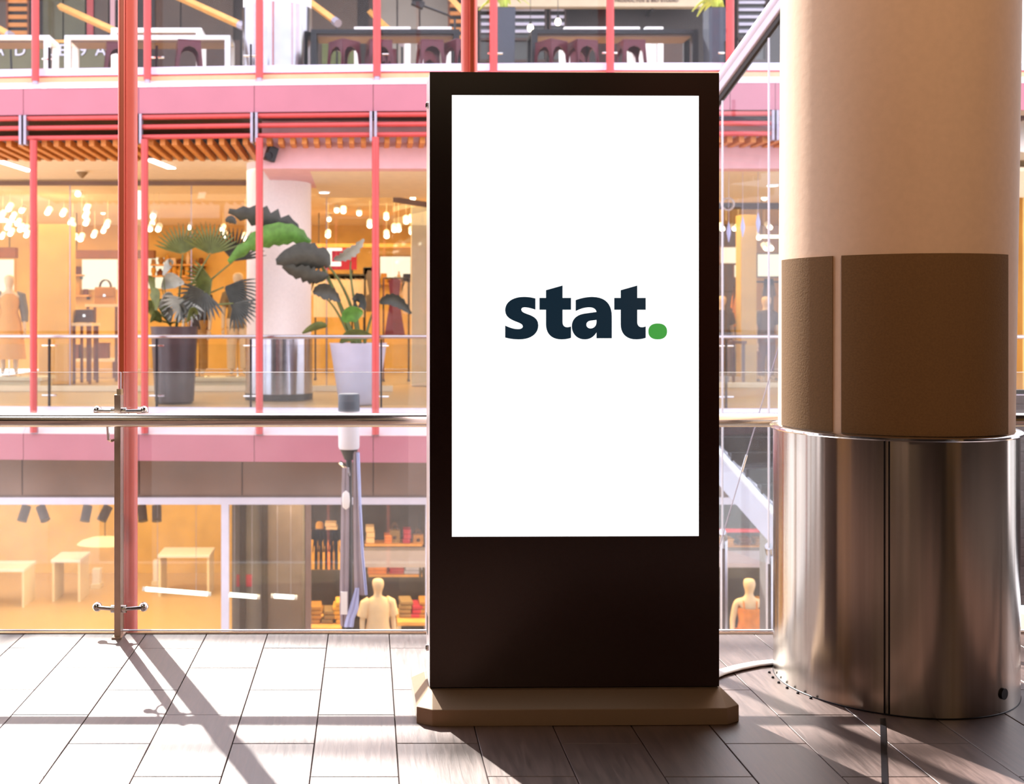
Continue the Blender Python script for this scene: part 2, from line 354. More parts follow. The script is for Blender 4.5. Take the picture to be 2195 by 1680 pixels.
# ------------------------------------------------------------------ round column
CA = math.radians(24.9); CC = (4.34*math.sin(CA), 4.34*math.cos(CA)); RC, RS = 0.390, 0.371
FACE = math.atan2(-CC[1], -CC[0])      # direction from the axis towards the viewpoint
def col_ang(px, r):
    dx, dy = (px-PX0)/FPX, 1.0; n = math.hypot(dx, dy); dx /= n; dy /= n
    b = CC[0]*dx+CC[1]*dy; t = b-math.sqrt(max(0, b*b-(CC[0]**2+CC[1]**2-r*r)))
    return math.atan2(t*dy-CC[1], t*dx-CC[0])
c = thing('round_column', 'thick round plastered column with brown panels above a brushed steel skirt', 'column', (CC[0], CC[1], 0), kind='thing')
obj('shaft', MB().tube([(CC[0], CC[1], 0), (CC[0], CC[1], 0.8), (CC[0]+0.016, CC[1], 2.3), (CC[0]+0.034, CC[1], 4.15)], [RS, RS+0.003, RS+0.010, RS+0.012], 96), 'column_plaster', c, smooth=True)
sk = thing('cladding', None, None, (CC[0], CC[1], 0)); sk.parent = c; sk.location = (0, 0, 0)
sa = col_ang(1901, RC)
for a0, a1 in ((sa+0.024, sa+2*PI/3-0.01), (sa+2*PI/3+0.01, sa+4*PI/3-0.01), (sa+4*PI/3+0.01, sa+2*PI-0.024)):
    obj('steel_sheet', MB().arc(CC, RC-0.004, 0.004, a0, a1, 0.0, 0.872, 56), 'brushed_steel', sk, smooth=True)
obj('backing', MB().lathe((CC[0], CC[1], 0), [(RC-0.008, 0.0), (RC-0.008, 0.87)], 72), 'dark_frame', sk, smooth=True)
obj('seam_strip', MB().arc(CC, RC-0.006, 0.004, sa-0.010, sa+0.010, 0.0, 0.872, 4), 'brushed_steel', sk, smooth=True)
obj('rim', MB().lathe((CC[0], CC[1], 0.872), [(RC-0.03, 0.0), (RC+0.008, 0.0), (RC+0.012, 0.004), (RC+0.012, 0.010), (RC+0.006, 0.014), (RS, 0.014)], 96, caps=False), 'chrome', sk, smooth=True)
obj('kick_ring', MB().lathe((CC[0], CC[1], 0.0), [(RC+0.0015, 0.0), (RC+0.0015, 0.003), (RC, 0.004)], 96, caps=False), 'dark_frame', sk, smooth=True)
for i in range(6):
    a = col_ang(1668, RC)-0.16+0.14*i
    obj('bolt', MB().lathe((CC[0]+(RC+0.016)*math.cos(a), CC[1]+(RC+0.016)*math.sin(a), 0), [(0.005, 0), (0.005, 0.004), (0.003, 0.006)], 10), 'dark_frame', sk)
for (p0, p1, y0) in ((1676, 1783, 549), (1802, 2154, 543)):
    a0, a1 = col_ang(p0, RS+0.004), col_ang(p1, RS+0.004)
    if a1 < a0: a1 += 2*PI
    obj('stone_panel', MB().arc((CC[0]+0.005, CC[1]), RS+0.001, 0.009, a0, a1, 0.8885, 1.467, 40), 'stone_panel', c, smooth=True)

# ------------------------------------------------------------------ advertising kiosk
KX, KY = 0.6535, 3.68
k = thing('display_kiosk', 'tall black advertising display totem with white screen on a silver foot', 'display stand', (KX, KY, 0), local=True, rotz=math.radians(0.9))
hw, b0, b1, ch = 0.505, -0.187, 0.185, 0.047
def octo(hw, y0, y1, c): return [(-hw+c, y0), (hw-c, y0), (hw, y0+c*0.65), (hw, y1-c), (hw-c, y1), (-hw+c, y1), (-hw, y1-c), (-hw, y0+c*0.65)]
foot = MB(); lo = octo(hw, b0, b1, ch); hi = octo(hw-0.040, b0+0.072, b1-0.10, 0.012)
rings = [[foot.bm.verts.new((x, y, z)) for x, y in p] for p, z in ((lo, 0.0), (lo, 0.051), (hi, 0.090))]
for i in range(2):
    for j in range(8): foot.bm.faces.new((rings[i][j], rings[i][(j+1) % 8], rings[i+1][(j+1) % 8], rings[i+1][j]))
foot.bm.faces.new(list(reversed(rings[0]))); foot.bm.faces.new(rings[2])
obj('base', foot, 'kiosk_silver', k, bevel=0.0022)
BH = 0.4612; Z0, Z1 = 0.0905, 2.041
body = obj('body', MB().span((-BH, -0.099, Z0), (BH, 0.035, Z1-0.004)), 'kiosk_edge', k, bevel=0.006)
fp = obj('front_panel', MB().span((-BH+0.001, -0.105, Z0+0.003), (BH-0.001, -0.098, Z1)), 'kiosk_black', k, bevel=0.0012)
obj('base_joint', MB().span((-BH+0.004, -0.100, 0.086), (BH-0.004, 0.03, 0.0905)), 'black_metal', k)
for z in (1.945, 0.205):
    lk = obj('lock', MB().tube([(-BH-0.0005, -0.05, z), (-BH-0.007, -0.05, z)], 0.011, 16), 'chrome', k, smooth=True)
    obj('lock_core', MB().box((-BH-0.0075, -0.05, z), (0.002, 0.004, 0.012)), 'black_metal', lk)
obj('vent_slot', MB().span((-BH-0.001, -0.03, 0.24), (-BH+0.001, 0.02, 0.30)), 'black_metal', k)
sx0, sx1, sz0, sz1 = -0.390, 0.3945, 0.571, 1.9675
scr = obj('screen', MB().span((sx0, -0.1062, sz0), (sx1, -0.1045, sz1)), 'screen_white', k)
# the word on the screen: outlines as cubic curves, u to the right and v down, in screen millimetres
LET = {
 's': [(617, 336), 'L', (617, 437), 'C', (570, 421), (540, 416), (520, 416), 'C', (500, 416), (489, 424), (489, 437), 'C', (489, 488), (643, 468), (643, 578), 'C', (643, 660), (570, 706), (470, 706), 'C', (425, 706), (380, 700), (343, 689), 'L', (343, 581), 'C', (385, 601), (425, 613), (458, 613), 'C', (485, 613), (503, 605), (503, 588), 'C', (503, 540), (343, 550), (343, 443), 'C', (343, 370), (410, 322), (512, 322), 'C', (550, 322), (585, 327), (617, 336)],
 't': [(713, 261), 'L', (863, 219), 'L', (863, 331), 'L', (940, 331), 'L', (940, 438), 'L', (863, 438), 'L', (863, 548), 'C', (863, 580), (880, 596), (905, 596), 'C', (918, 596), (930, 593), (940, 588), 'L', (940, 692), 'C', (915, 701), (885, 706), (852, 706), 'C', (765, 706), (713, 655), (713, 570), 'L', (713, 438), 'L', (654, 438), 'L', (654, 331), 'L', (713, 331)],
 'a': [(982, 351), 'C', (1030, 332), (1085, 322), (1132, 322), 'C', (1250, 322), (1310, 385), (1310, 498), 'L', (1310, 696), 'L', (1171, 696), 'L', (1171, 643), 'C', (1145, 685), (1110, 706), (1063, 706), 'C', (995, 706), (947, 655), (947, 588), 'C', (947, 525), (990, 482), (1068, 472), 'L', (1171, 458), 'C', (1166, 430), (1143, 416), (1104, 416), 'C', (1065, 416), (1022, 429), (982, 450)],
 'hole': [(1171, 530), 'L', (1120, 536), 'C', (1093, 540), (1079, 553), (1079, 573), 'C', (1079, 593), (1095, 607), (1117, 607), 'C', (1148, 607), (1171, 583), (1171, 549)],
}
def outline(seq, n=10):
    pts = [Vector(seq[0])]; i = 1
    while i < len(seq):
        if seq[i] == 'L': pts.append(Vector(seq[i+1])); i += 2
        else:
            a, b1_, c_, d_ = pts[-1], Vector(seq[i+1]), Vector(seq[i+2]), Vector(seq[i+3])
            for q in range(1, n+1):
                t = q/n; pts.append(a*(1-t)**3+3*b1_*t*(1-t)**2+3*c_*t*t*(1-t)+d_*t**3)
            i += 4
    if (pts[0]-pts[-1]).length < 1e-3: pts.pop()
    return pts
def flat_shape(name, loops, m, parent, y, f, depth=0.0):
    cu = bpy.data.curves.new(name, 'CURVE'); cu.dimensions = '2D'; cu.fill_mode = 'BOTH'; cu.extrude = depth
    for lp in loops:
        sp = cu.splines.new('POLY'); sp.points.add(len(lp)-1); sp.use_cyclic_u = True
        for p, q in zip(sp.points, lp): u, v = f(q); p.co = (u, v, 0, 1)
    tmp = bpy.data.objects.new('tmp', cu); COL.objects.link(tmp)
    me = bpy.data.meshes.new_from_object(tmp.evaluated_get(bpy.context.evaluated_depsgraph_get()))
    bpy.data.objects.remove(tmp)
    me.transform(Matrix.Rotation(PI/2, 4, 'X')); me.transform(Matrix.Translation((0, y, 0)))
    me.name = name; me.materials.clear(); me.materials.append(M[m])
    o = bpy.data.objects.new(name, me); COL.objects.link(o); o.parent = parent; return o
def uv(q, du=0):
    px, py = 1000+(q[0]+du)/4.221, 560+q[1]/4.221
    return (px-PX0)/FPX*3.575-KX, EYE-(py-PY0)/FPX*3.575
LO = [('s', 0), ('t', 0), ('a', 0), ('t', 678)]
for ch_, du in LO:
    loops = [outline(LET[ch_])]+([outline(LET['hole'])] if ch_ == 'a' else [])
    o = flat_shape('letter', loops, 'logo_navy', scr, -0.1066, lambda q: uv(q, du), 0.0003)
dot = [Vector((1727+85*math.copysign(abs(math.cos(a))**0.86, math.cos(a)), 634+72*math.copysign(abs(math.sin(a))**0.86, math.sin(a)))) for a in [2*PI*i/48 for i in range(48)]]
o = flat_shape('full_stop', [dot], 'logo_green', scr, -0.1066, uv, 0.0003); o['label'] = 'green full stop of the screen word'

# white cable duct from the kiosk to the column
pts = [at(px, py, FPX*EYE/(py-PY0)) for px, py in ((1500, 1466), (1545, 1446), (1580, 1436), (1620, 1428), (1668, 1423))]
o = obj('cable_duct', MB().tube([(p.x, p.y, 0.0085) for p in pts], 0.022, 14, flat=0.38), 'white_plastic', smooth=True)
tag(o, 'white cable duct on the floor between display foot and column', 'cable')

# ------------------------------------------------------------------ near glass balustrade
bal = thing('glass_balustrade', 'glass balustrade with steel handrail along the mezzanine edge', 'railing', (0, 4.45, 0))
RZ, RY = 0.868, 4.40
obj('handrail', MB().tube([(-6.5, RY, RZ), (-2, RY, RZ), (2, RY, RZ), (6.2, RY, RZ)], 0.0275, 20), 'rail_steel', bal, smooth=True)
PX = [-2.62, -0.990, 0.62, 2.25, 3.88]
for x in PX:
    p = obj('post', MB().span((x-0.013, 4.455, 0.0), (x+0.013, 4.505, 0.963)), 'post_steel', bal, bevel=0.002)
    obj('post_top', MB().span((x-0.004, 4.46, 0.96), (x+0.012, 4.50, 0.985)), 'chrome', p)
    for z in (0.896, 0.111):
        for s_ in (-1, 1):
            a = MB(); a.tube([(x+s_*0.013, 4.48, z), (x+s_*0.03, 4.48, z)], 0.016, 12)
            a.tube([(x+s_*0.025, 4.48, z), (x+s_*0.088, 4.50, z)], 0.0075, 10)
            obj('clamp_arm', a, 'chrome', p, smooth=True)
        for s_ in (-1, 1): obj('clamp', MB().ball((x+s_*0.093, 4.512, z), 0.019, (1, 1.1, 1), 14, 10), 'chrome', p, smooth=True)
    obj('rail_bracket', MB().tube([(x-0.012, 4.47, 0.785), (x-0.022, 4.44, 0.782), (x-0.026, 4.415, 0.79), (x-0.026, 4.402, 0.845)], 0.006, 8), 'chrome', p, smooth=True)
    obj('foot_plate', MB().span((x-0.020, 4.44, 0.0), (x+0.020, 4.52, 0.008)), 'post_steel', p)
XS = [-4.24]+PX+[5.5]
for a, b in zip(XS, XS[1:]):
    g = obj('glass_panel', MB().span((a-(-0.0045), 4.529, 0.012), (b-0.0045, 4.541, 1.0475)), 'guard_glass', bal)
    obj('glass_edge', MB().span((a+0.0045, 4.528, 1.0475), (b-0.0045, 4.542, 1.0495)), 'edge_glass', g)
    obj('glass_edge', MB().span((a+0.0045, 4.528, 0.009), (b-0.0045, 4.542, 0.013)), 'frosted', g)
    obj('glass_edge', MB().span((b-0.0045, 4.528, 0.012), (b-0.0030, 4.542, 1.0475)), 'frosted', g)

# ------------------------------------------------------------------ slender red steel posts of the atrium
def stripe_post(x, y, w, stripe_at, label):
    t = thing('steel_post', label, 'post', (x, y, -4.98))
    r = w/2; n = 28; poly = []
    # outline of the tube; a warm reflection is painted on its front as a stripe
    for i in range(n):
        a = -PI/2+2*PI*(i+0.5)/n
        poly.append((x+r*math.cos(a), y+r*math.sin(a)*0.9))
    m = MB(); m.prism(poly, -4.98, 9.0); obj('tube', m, 'red_paint_lit', t, smooth=True)
    sx = x-r+w*stripe_at
    f = MB()
    for s_ in (-1, 1): f.span((sx+s_*0.011-0.0025, y-r*1.05, -4.98), (sx+s_*0.011+0.0025, y-r*0.5, 9.0))
    obj('stripe_lip', f, 'red_paint_lit', t)
    obj('reflection_stripe', MB().span((sx-0.0085, y-r*0.99, -4.98), (sx+0.0085, y-r*0.5, 9.0)), 'reflection_paint', t)  # dark strip painted in place of a reflection on the round tube
    obj('base_plate', MB().span((x-0.1, y-0.1, -4.98), (x+0.1, y+0.1, -4.955)), 'red_paint', t)
stripe_post(xat(274, 4.78), 4.78, 0.082, 0.30, 'red steel post rising just behind the glass beside the balustrade post')
stripe_post(xat(1006, 5.65), 5.65, 0.082, 0.62, 'red steel post rising behind the top of the black display')

# ------------------------------------------------------------------ opposite galleries (three storeys, faintly curved edge)
LV = 4.98
J = [-460, -205, 50, 297, 545, 800, 1055, 1308, 1565, 1662, 1915, 2170, 2620]
def strip(px0, px1, oa, ob, za, zb, gap=0.004, m=None):   # straight panel between two joints; o = setback, z at front/back
    m = m or MB(); a0, a1 = D(px0), D(px1); x0, x1 = xat(px0, a0)+gap, xat(px1, a1)-gap
    return m.hexa([(x0, a0+oa[0], za[0]), (x1, a1+oa[0], za[0]), (x1, a1+oa[1], za[1]), (x0, a0+oa[1], za[1]),
                   (x0, a0+ob[0], zb[0]), (x1, a1+ob[0], zb[0]), (x1, a1+ob[1], zb[1]), (x0, a0+ob[1], zb[1])])
for n, base in ((1, 0.0), (2, LV)):
    e = thing('trim_%d' % n, ('pink edge cladding of the gallery level with the mezzanine', 'pink edge cladding of the upper gallery with sunlit sill')[n-1], 'gallery edge', (0, 16, base-0.74), kind='structure')
    for a, b in zip(J, J[1:]):
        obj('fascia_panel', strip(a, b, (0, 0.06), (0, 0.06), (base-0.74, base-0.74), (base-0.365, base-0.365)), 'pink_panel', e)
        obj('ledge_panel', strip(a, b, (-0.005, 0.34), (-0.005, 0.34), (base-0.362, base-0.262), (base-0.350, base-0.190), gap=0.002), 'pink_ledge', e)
        obj('red_strip', strip(a, b, (0.345, 0.40), (0.345, 0.40), (base-0.20, base-0.20), (base-0.105, base-0.105), gap=0.0), 'red_paint', e)
        obj('floor_edge', strip(a, b, (0.335, 0.45), (0.335, 0.45), (base-0.105, base-0.105), (base, base), gap=0.001), 'pale_edge', e)
    s = MB()
    for a, b in zip(J, J[1:]):
        s.hexa([(xat(a, D(a)), D(a)+0.05, base-0.60), (xat(b, D(b)), D(b)+0.05, base-0.60), (xat(b, D(b)), 31, base-0.60), (xat(a, D(a)), 31, base-0.60),
                (xat(a, D(a)), D(a)+0.42, base-0.01), (xat(b, D(b)), D(b)+0.42, base-0.01), (xat(b, D(b)), 31, base-0.01), (xat(a, D(a)), 31, base-0.01)])
    f = obj('floor', s, 'walk_floor'); tag(f, ('pale floor slab of the gallery opposite the mezzanine', 'pale floor slab of the upper gallery terrace')[n-1], 'floor', kind='structure')
f = obj('floor', MB().span((-14, 4.7, -5.2), (14, 31, -4.98)), 'shop_floor'); tag(f, 'floor of the lower storey below the mezzanine', 'floor', kind='structure')
wn = obj('wall_front', MB().span((-7, 4.2, -4.98), (6.5, 4.4, -0.42)), 'dark_brown'); tag(wn, 'wall under the mezzanine edge, hidden below the floor', 'wall', kind='structure')

# red tube sunshade below the upper fascia, one unit per bay
BAY = [(-460, -205), (-205, 50), (50, 297), (297, 545), (545, 800), (800, 1055), (1055, 1308), (1308, 1660), (1660, 1915)]
NAMES = [None, 'red tube sunshade at the far end of the upper fascia, leftmost in view', 'red tube sunshade on the upper fascia between the first two grey brackets', 'red tube sunshade over the dark planter with the fan palm',
         'red tube sunshade over the white gallery column', 'red tube sunshade beside the left edge of the black display', 'red tube sunshade behind the middle of the display', 'red tube sunshade behind the right half of the display', 'red tube sunshade in the gap between display and column', 'red tube sunshade behind the round column']
NAMES = [NAMES[1], NAMES[1]]+NAMES[2:]
for i, (a, b) in enumerate(BAY):
    if i == 0: continue
    t = thing('sunshade', NAMES[i], 'sunshade', (xat(a, D(a)), D(a), 3.80), 'red tube sunshades under the upper fascia')
    off = 0.02
    for py in (243, 264, 286):
        za, zb = zat(py-237+237, 15.9), zat(py, 15.9)
        obj('rail', MB().tube([(xat(a+6, D(a)), D(a)+off, za), (xat(b-6, D(b)), D(b)+off, zb)], 0.036, 10), 'red_paint', t, smooth=True)
    for p in (a+5, b-5):
        obj('bracket', MB().box((xat(p, D(p)), D(p)+off, zat(269, 15.9)), (0.035, 0.14, 0.42)), 'grey_bracket', t)

# ceiling of the gallery: wooden slats near the edge, plaster further in
gc = obj('ceiling', MB().span((-9, 17.9, 3.82), (12.2, 30.5, 3.95)), 'beige_plaster'); tag(gc, 'beige plaster ceiling of the gallery in front of the shop', 'ceiling', kind='structure')
sc = obj('ceiling', MB().span((-8.5, 16.35, 4.20), (9.6, 17.9, 4.24)), 'dark_wood'); tag(sc, 'dark ceiling void behind the wooden slats', 'ceiling', kind='structure')
px = -190
while px < 2180:
    d0 = D(px)+0.10; x = xat(px, D(px)); long_ = px < 548
    obj('slat', MB().span((x-0.036, d0, 3.80), (x+0.036, 17.9 if long_ else D(px)+0.62, 3.90)), 'slat_wood', sc)
    px += 25.5
bh = obj('trim_4', MB().span((xat(566, 16.9), 16.55, 3.50), (xat(2180, 16.6), 16.85, 4.2)), 'mauve_plaster'); tag(bh, 'mauve plaster bulkhead beside the white gallery column', 'bulkhead', kind='structure')
obj('panel', MB().span((xat(566, 16.9), 16.85, 3.50), (xat(672, 17.9), 18.95, 4.2)), 'mauve_plaster', bh)
gb = obj('ceiling', MB().span((xat(672, 17.9), 16.85, 3.50), (12, 20.4, 3.56)), 'beige_plaster'); tag(gb, 'lowered beige ceiling to the right of the gallery column', 'ceiling', kind='structure')

# thin red posts along both galleries
LP = [(72, 'slender red post on the gallery level with the mezzanine, near the dressed mannequin'), (310, 'slender red post on the lower gallery beside the dark planter'),
      (556, 'slender red post on the lower gallery in front of the white column'), (805, 'slender red post on the lower gallery in front of the white plant pot')]
for px, lab in LP:
    d = D(px)-0.05; x = xat(px, d)
    t = thing('gallery_post', lab, 'post', (x, d, -0.36), 'thin red gallery posts')
    obj('shaft', MB().tube([(x, d, -0.34), (x, d, 3.86)], 0.052, 14), 'red_paint', t, smooth=True)
    obj('foot_bracket', MB().span((x-0.05, d+0.02, -0.36), (x+0.05, d+0.07, -0.20)), 'grey_bracket', t)
UP = [(76, 'slender red post on the upper terrace, leftmost of the row'), (316, 'slender red post on the upper terrace in front of the low white table'), (556, 'slender red post on the upper terrace in front of the steel drum column'),
      (808, 'slender red post on the upper terrace before the red stools left of the display'), (1058, 'slender red post on the upper terrace beside the lime plant over the display'), (1308, 'slender red post on the upper terrace above the middle of the display'),
      (1565, 'slender red post on the upper terrace beside the slate planter near the column')]
for px, lab in UP:
    d = D(px)+0.20; x = xat(px, d)
    t = thing('gallery_post', lab, 'post', (x, d, 4.75), 'thin red terrace posts')
    obj('shaft', MB().tube([(x, d, 4.77), (x, d, 9.0)], 0.056, 14), 'red_paint', t, smooth=True)
    obj('foot_bracket', MB().tube([(x, d, 4.70), (x, d, 4.78)], 0.04, 10), 'grey_bracket', t, smooth=True)

# glass guards of the galleries
G = [-435, -190, 85, 322, 530, 818, 1070, 1323, 1580, 1830]
for base, nm, rail in ((0.0, 'glass guard with steel handrail along the gallery in front of the shop', True), (LV, 'frameless glass guard along the upper terrace edge', False)):
    gd = thing('glass_guard', nm, 'railing', (0, 16.5, base))
    if rail:
        obj('handrail', MB().tube([(xat(p, D(p)), D(p)+0.46, base+1.035) for p in J], 0.028, 10), 'far_steel', gd, smooth=True)
    for a, b in zip(G, G[1:]):
        pnl = obj('glass_panel', strip(a+3, b-3, (0.52, 0.535), (0.52, 0.535), (base+0.03, base+0.03), (base+(0.92 if rail else 1.05),)*2), 'far_guard', gd)
    for p in G[1:-1]:
        x, d = xat(p, D(p)), D(p)+0.50
        q = obj('post', MB().span((x-0.014, d-0.03, base), (x+0.014, d+0.03, base+1.0 if rail else base+0.35)), 'dark_frame', gd)
        for z in ((0.16, 0.9) if rail else (0.18,)):
            obj('clamp', MB().tube([(x-0.11, d, base+z), (x+0.11, d, base+z)], 0.014, 8), 'chrome', q, smooth=True)

# ------------------------------------------------------------------ gallery column, speaker
GY = 18.4; gcx = at(598, 870, GY)
gcol = thing('gallery_column', 'white round column with steel skirt behind a slender red post', 'column', (gcx.x, GY, 0), kind='thing')
rr = 0.535
obj('shaft', MB().lathe((gcx.x, GY, 0), [(rr-0.01, 0), (rr-0.01, 4.2)], 48), 'white_plaster', gcol, smooth=True)
obj('skirt', MB().lathe((gcx.x, GY, 0), [(rr+0.012, 0.06), (rr+0.012, 0.98), (rr-0.005, 0.985)], 48), 'far_steel', gcol, smooth=True)
obj('kick_ring', MB().lathe((gcx.x, GY, 0), [(rr+0.016, 0), (rr+0.016, 0.10)], 48), 'black_metal', gcol, smooth=True)
sp = at(581, 330, 16.45)
t = thing('speaker', 'small black speaker hung under the slats beside the white column', 'speaker', (sp.x, 16.45, sp.z-0.12))
obj('housing', MB().box((sp.x, 16.45, sp.z), (0.15, 0.14, 0.22), Matrix.Rotation(0.3, 3, 'Y') @ Matrix.Rotation(0.4, 3, 'Z')), 'black_metal', t, bevel=0.015)
obj('bracket', MB().tube([(sp.x, 16.5, sp.z+0.08), (sp.x, 16.55, 3.80)], 0.02, 8), 'black_metal', t)
obj('grille', MB().tube([(sp.x-0.02, 16.40, sp.z-0.03), (sp.x-0.03, 16.36, sp.z-0.04)], 0.055, 12), 'dark_frame', t, smooth=True)

# ------------------------------------------------------------------ shop on the gallery level
wf = obj('wall_far', MB().span((-11, 30, 0), (12, 30.2, 3.9)), 'amber_wall'); tag(wf, 'amber lit back wall of the shop', 'wall', kind='structure')
for sx_, nm in ((-11, 'amber end wall of the shop, far side'), (12, 'amber end wall of the shop behind the round column')):
    ws = obj('wall_side', MB().span((sx_-0.1, 20.5, 0), (sx_+0.1, 30, 3.9)), 'amber_wall'); tag(ws, nm, 'wall', kind='structure')
SD = 20.4
win = thing('window_1', 'tall glass shopfront of the clothes shop on the gallery', 'shop window', (0, SD, 0), kind='structure')
PJ = [-140, 150, 410, 560, 700, 842]
for a, b in zip(PJ, PJ[1:]):
    obj('pane', MB().span((xat(a, SD)+0.006, SD, 0.10), (xat(b, SD)-0.006, SD+0.02, 3.82)), 'shop_glass', win)
xa, xb, xc = xat(842, SD), xat(925, 21.5), xat(1720, 21.5)
obj('pane', MB().hexa([(xa, SD, 0.1), (xb, 21.5, 0.1), (xb, 21.52, 0.1), (xa, SD+0.02, 0.1), (xa, SD, 3.5), (xb, 21.5, 3.5), (xb, 21.52, 3.5), (xa, SD+0.02, 3.5)]), 'shop_glass', win)
obj('pane', MB().span((xb+0.3, 21.5, 0.1), (xat(1300, 21.5), 21.52, 3.5)), 'shop_glass', win)
obj('pane', MB().span((xat(1300, 21.5)+0.01, 21.5, 0.1), (xat(1556, 21.5), 21.52, 3.5)), 'shop_glass', win)
obj('pane', MB().span((xat(1556, 21.5)+0.01, 21.5, 0.1), (xc, 21.52, 3.5)), 'shop_glass', win)
obj('header', MB().span((xat(-140, SD), SD-0.03, 3.72), (xa, SD+0.05, 3.80)), 'brown_panel', win)
obj('header', MB().hexa([(xa, SD-0.03, 3.42), (xb, 21.47, 3.42), (xb, 21.55, 3.42), (xa, SD+0.05, 3.42), (xa, SD-0.03, 3.52), (xb, 21.47, 3.52), (xb, 21.55, 3.52), (xa, SD+0.05, 3.52)]), 'brown_panel', win)
obj('header', MB().span((xb, 21.47, 3.40), (xc, 21.55, 3.52)), 'dark_wood', win)
obj('sill', MB().span((xat(-140, SD), SD-0.05, 0.0), (xa, SD+0.05, 0.10)), 'beige_plaster', win)
obj('sill', MB().span((xb, 21.45, 0.0), (xc, 21.55, 0.10)), 'beige_plaster', win)
for a in PJ[1:-1]:
    obj('mullion', MB().span((xat(a, SD)-0.008, SD-0.005, 0.1), (xat(a, SD)+0.008, SD+0.025, 3.8)), 'grey_bracket', win)
pl = [(82, 146, 22.5, 0.0, 3.2, 'square amber pillar standing inside the shop window', 'amber_wall'), (882, 916, 22.0, 0.0, 3.5, 'beige pillar at the shop corner beside the display', 'beige_plaster'), (1588, 1622, 22.6, 0.0, 3.4, 'amber pillar inside the shop, seen in the gap right of the display', 'amber_wall')]
for a, b, d, z0, z1, lab, m in pl:
    w_ = xat(b, d)-xat(a, d); o = obj('pillar', MB().box(((xat(a, d)+xat(b, d))/2, d+w_/2, (z0+z1)/2), (w_, w_, z1-z0)), m, bevel=0.01); tag(o, lab, 'pillar', kind='structure')
ORD = ['first', 'second', 'third', 'fourth', 'fifth', 'sixth', 'seventh', 'eighth', 'ninth', 'tenth', 'eleventh', 'twelfth', 'thirteenth', 'fourteenth', 'fifteenth', 'sixteenth', 'seventeenth', 'eighteenth', 'nineteenth', 'twentieth', 'twenty-first', 'twenty-second', 'twenty-third', 'twenty-fourth']
# wall displays of the shop
def panel(name, label, cat, a, b, y0, y1, d, m, th=0.04, frame=None):
    x0, x1, z1, z0 = xat(a, d), xat(b, d), zat(y0, d), zat(y1, d)
    t = thing(name, label, cat, ((x0+x1)/2, d, z0))
    obj('panel', MB().span((x0, d, z0), (x1, d+th, z1)), m, t)
    if frame:
        f = 0.03
        for q in (((x0-f, z0-f), (x1+f, z0)), ((x0-f, z1), (x1+f, z1+f)), ((x0-f, z0), (x0, z1)), ((x1, z0), (x1+f, z1))):
            obj('frame', MB().span((q[0][0], d-0.01, q[0][1]), (q[1][0], d+th, q[1][1])), frame, t)
    return t
panel('glow_panel', 'white wall panel with painted glow above the handbags', 'wall panel', 176, 252, 556, 620, 29.93, 'painted_glow', frame='amber_wall')  # wall patch lit by lamps, built with the glow in its colour
panel('glow_panel', 'white wall panel with painted glow behind the slender red post and small plant', 'wall panel', 318, 352, 552, 618, 29.93, 'painted_glow', frame='amber_wall')
panel('glow_panel', 'panel with painted glow behind the dressed mannequin', 'wall panel', -30, 30, 556, 640, 29.93, 'painted_glow', frame='amber_wall')
panel('light_sign', 'tall bright light strip between the red posts', 'light', 294, 307, 408, 470, 21.9, 'lit_sign', frame='amber_wall')
panel('glow_panel', 'shelf panel with painted glow right of the white plant pot stalks', 'wall panel', 815, 880, 550, 598, 29.93, 'painted_glow', frame='leather_tan')
for a, b, y0, y1, d, lab in ((146, 330, 536, 553, 26.5, 'long brown beam hanging over the handbag display'), (-60, 32, 530, 552, 26.5, 'brown beam over the dressed mannequin'), (668, 900, 522, 530, 26.5, 'thin wooden beam over the clothes rails by the white pot')):
    o = obj('hanging_beam', MB().span((xat(a, d), d, zat(y1, d)), (xat(b, d), d+0.25, zat(y0, d))), 'box_brown' if a < 600 else 'strut_wood')
    t = thing('shop_beam', lab, 'beam', (0, d, zat(y1, d))); o.parent = t; o.location = ORG[o.name]-t.location
    hg = MB()
    for p in (a+15, b-15): hg.tube([(xat(p, d), d+0.12, zat(y0, d)), (xat(p, d), d+0.12, 3.83)], 0.012, 6)
    obj('hanger_rod', hg, 'black_metal', t)
# shelves with goods on the back wall
def shelf(label, a, b, y, d, depth=0.35):
    t = thing('wall_shelf', label, 'shelf', ((xat(a, d)+xat(b, d))/2, d, zat(y, d)-0.04))
    obj('board', MB().span((xat(a, d), d, zat(y, d)-0.04), (xat(b, d), d+depth, zat(y, d))), 'strut_wood', t)
    obj('bracket', MB().span((xat(a, d)+0.05, d+0.1, zat(y, d)-0.12), (xat(a, d)+0.08, d+depth, zat(y, d)-0.04)), 'black_metal', t)
    obj('bracket', MB().span((xat(b, d)-0.08, d+0.1, zat(y, d)-0.12), (xat(b, d)-0.05, d+depth, zat(y, d)-0.04)), 'black_metal', t)
SH = [(145, 176, 588, 29.63, 'short upper wall shelf beside the amber pillar'), (145, 190, 632, 29.63, 'short lower wall shelf with a dark bottle beside the amber pillar'), (322, 440, 590, 29.63, 'long wall shelf of golden goods behind the fan palm'), (322, 440, 566, 29.63, 'top wall shelf of golden goods behind the fan palm'), (805, 880, 606, 29.63, 'wall shelf under the panel with painted glow near the purple dress')]
for a, b, y, d, lab in SH: shelf(lab, a, b, y, d)
k_ = 0
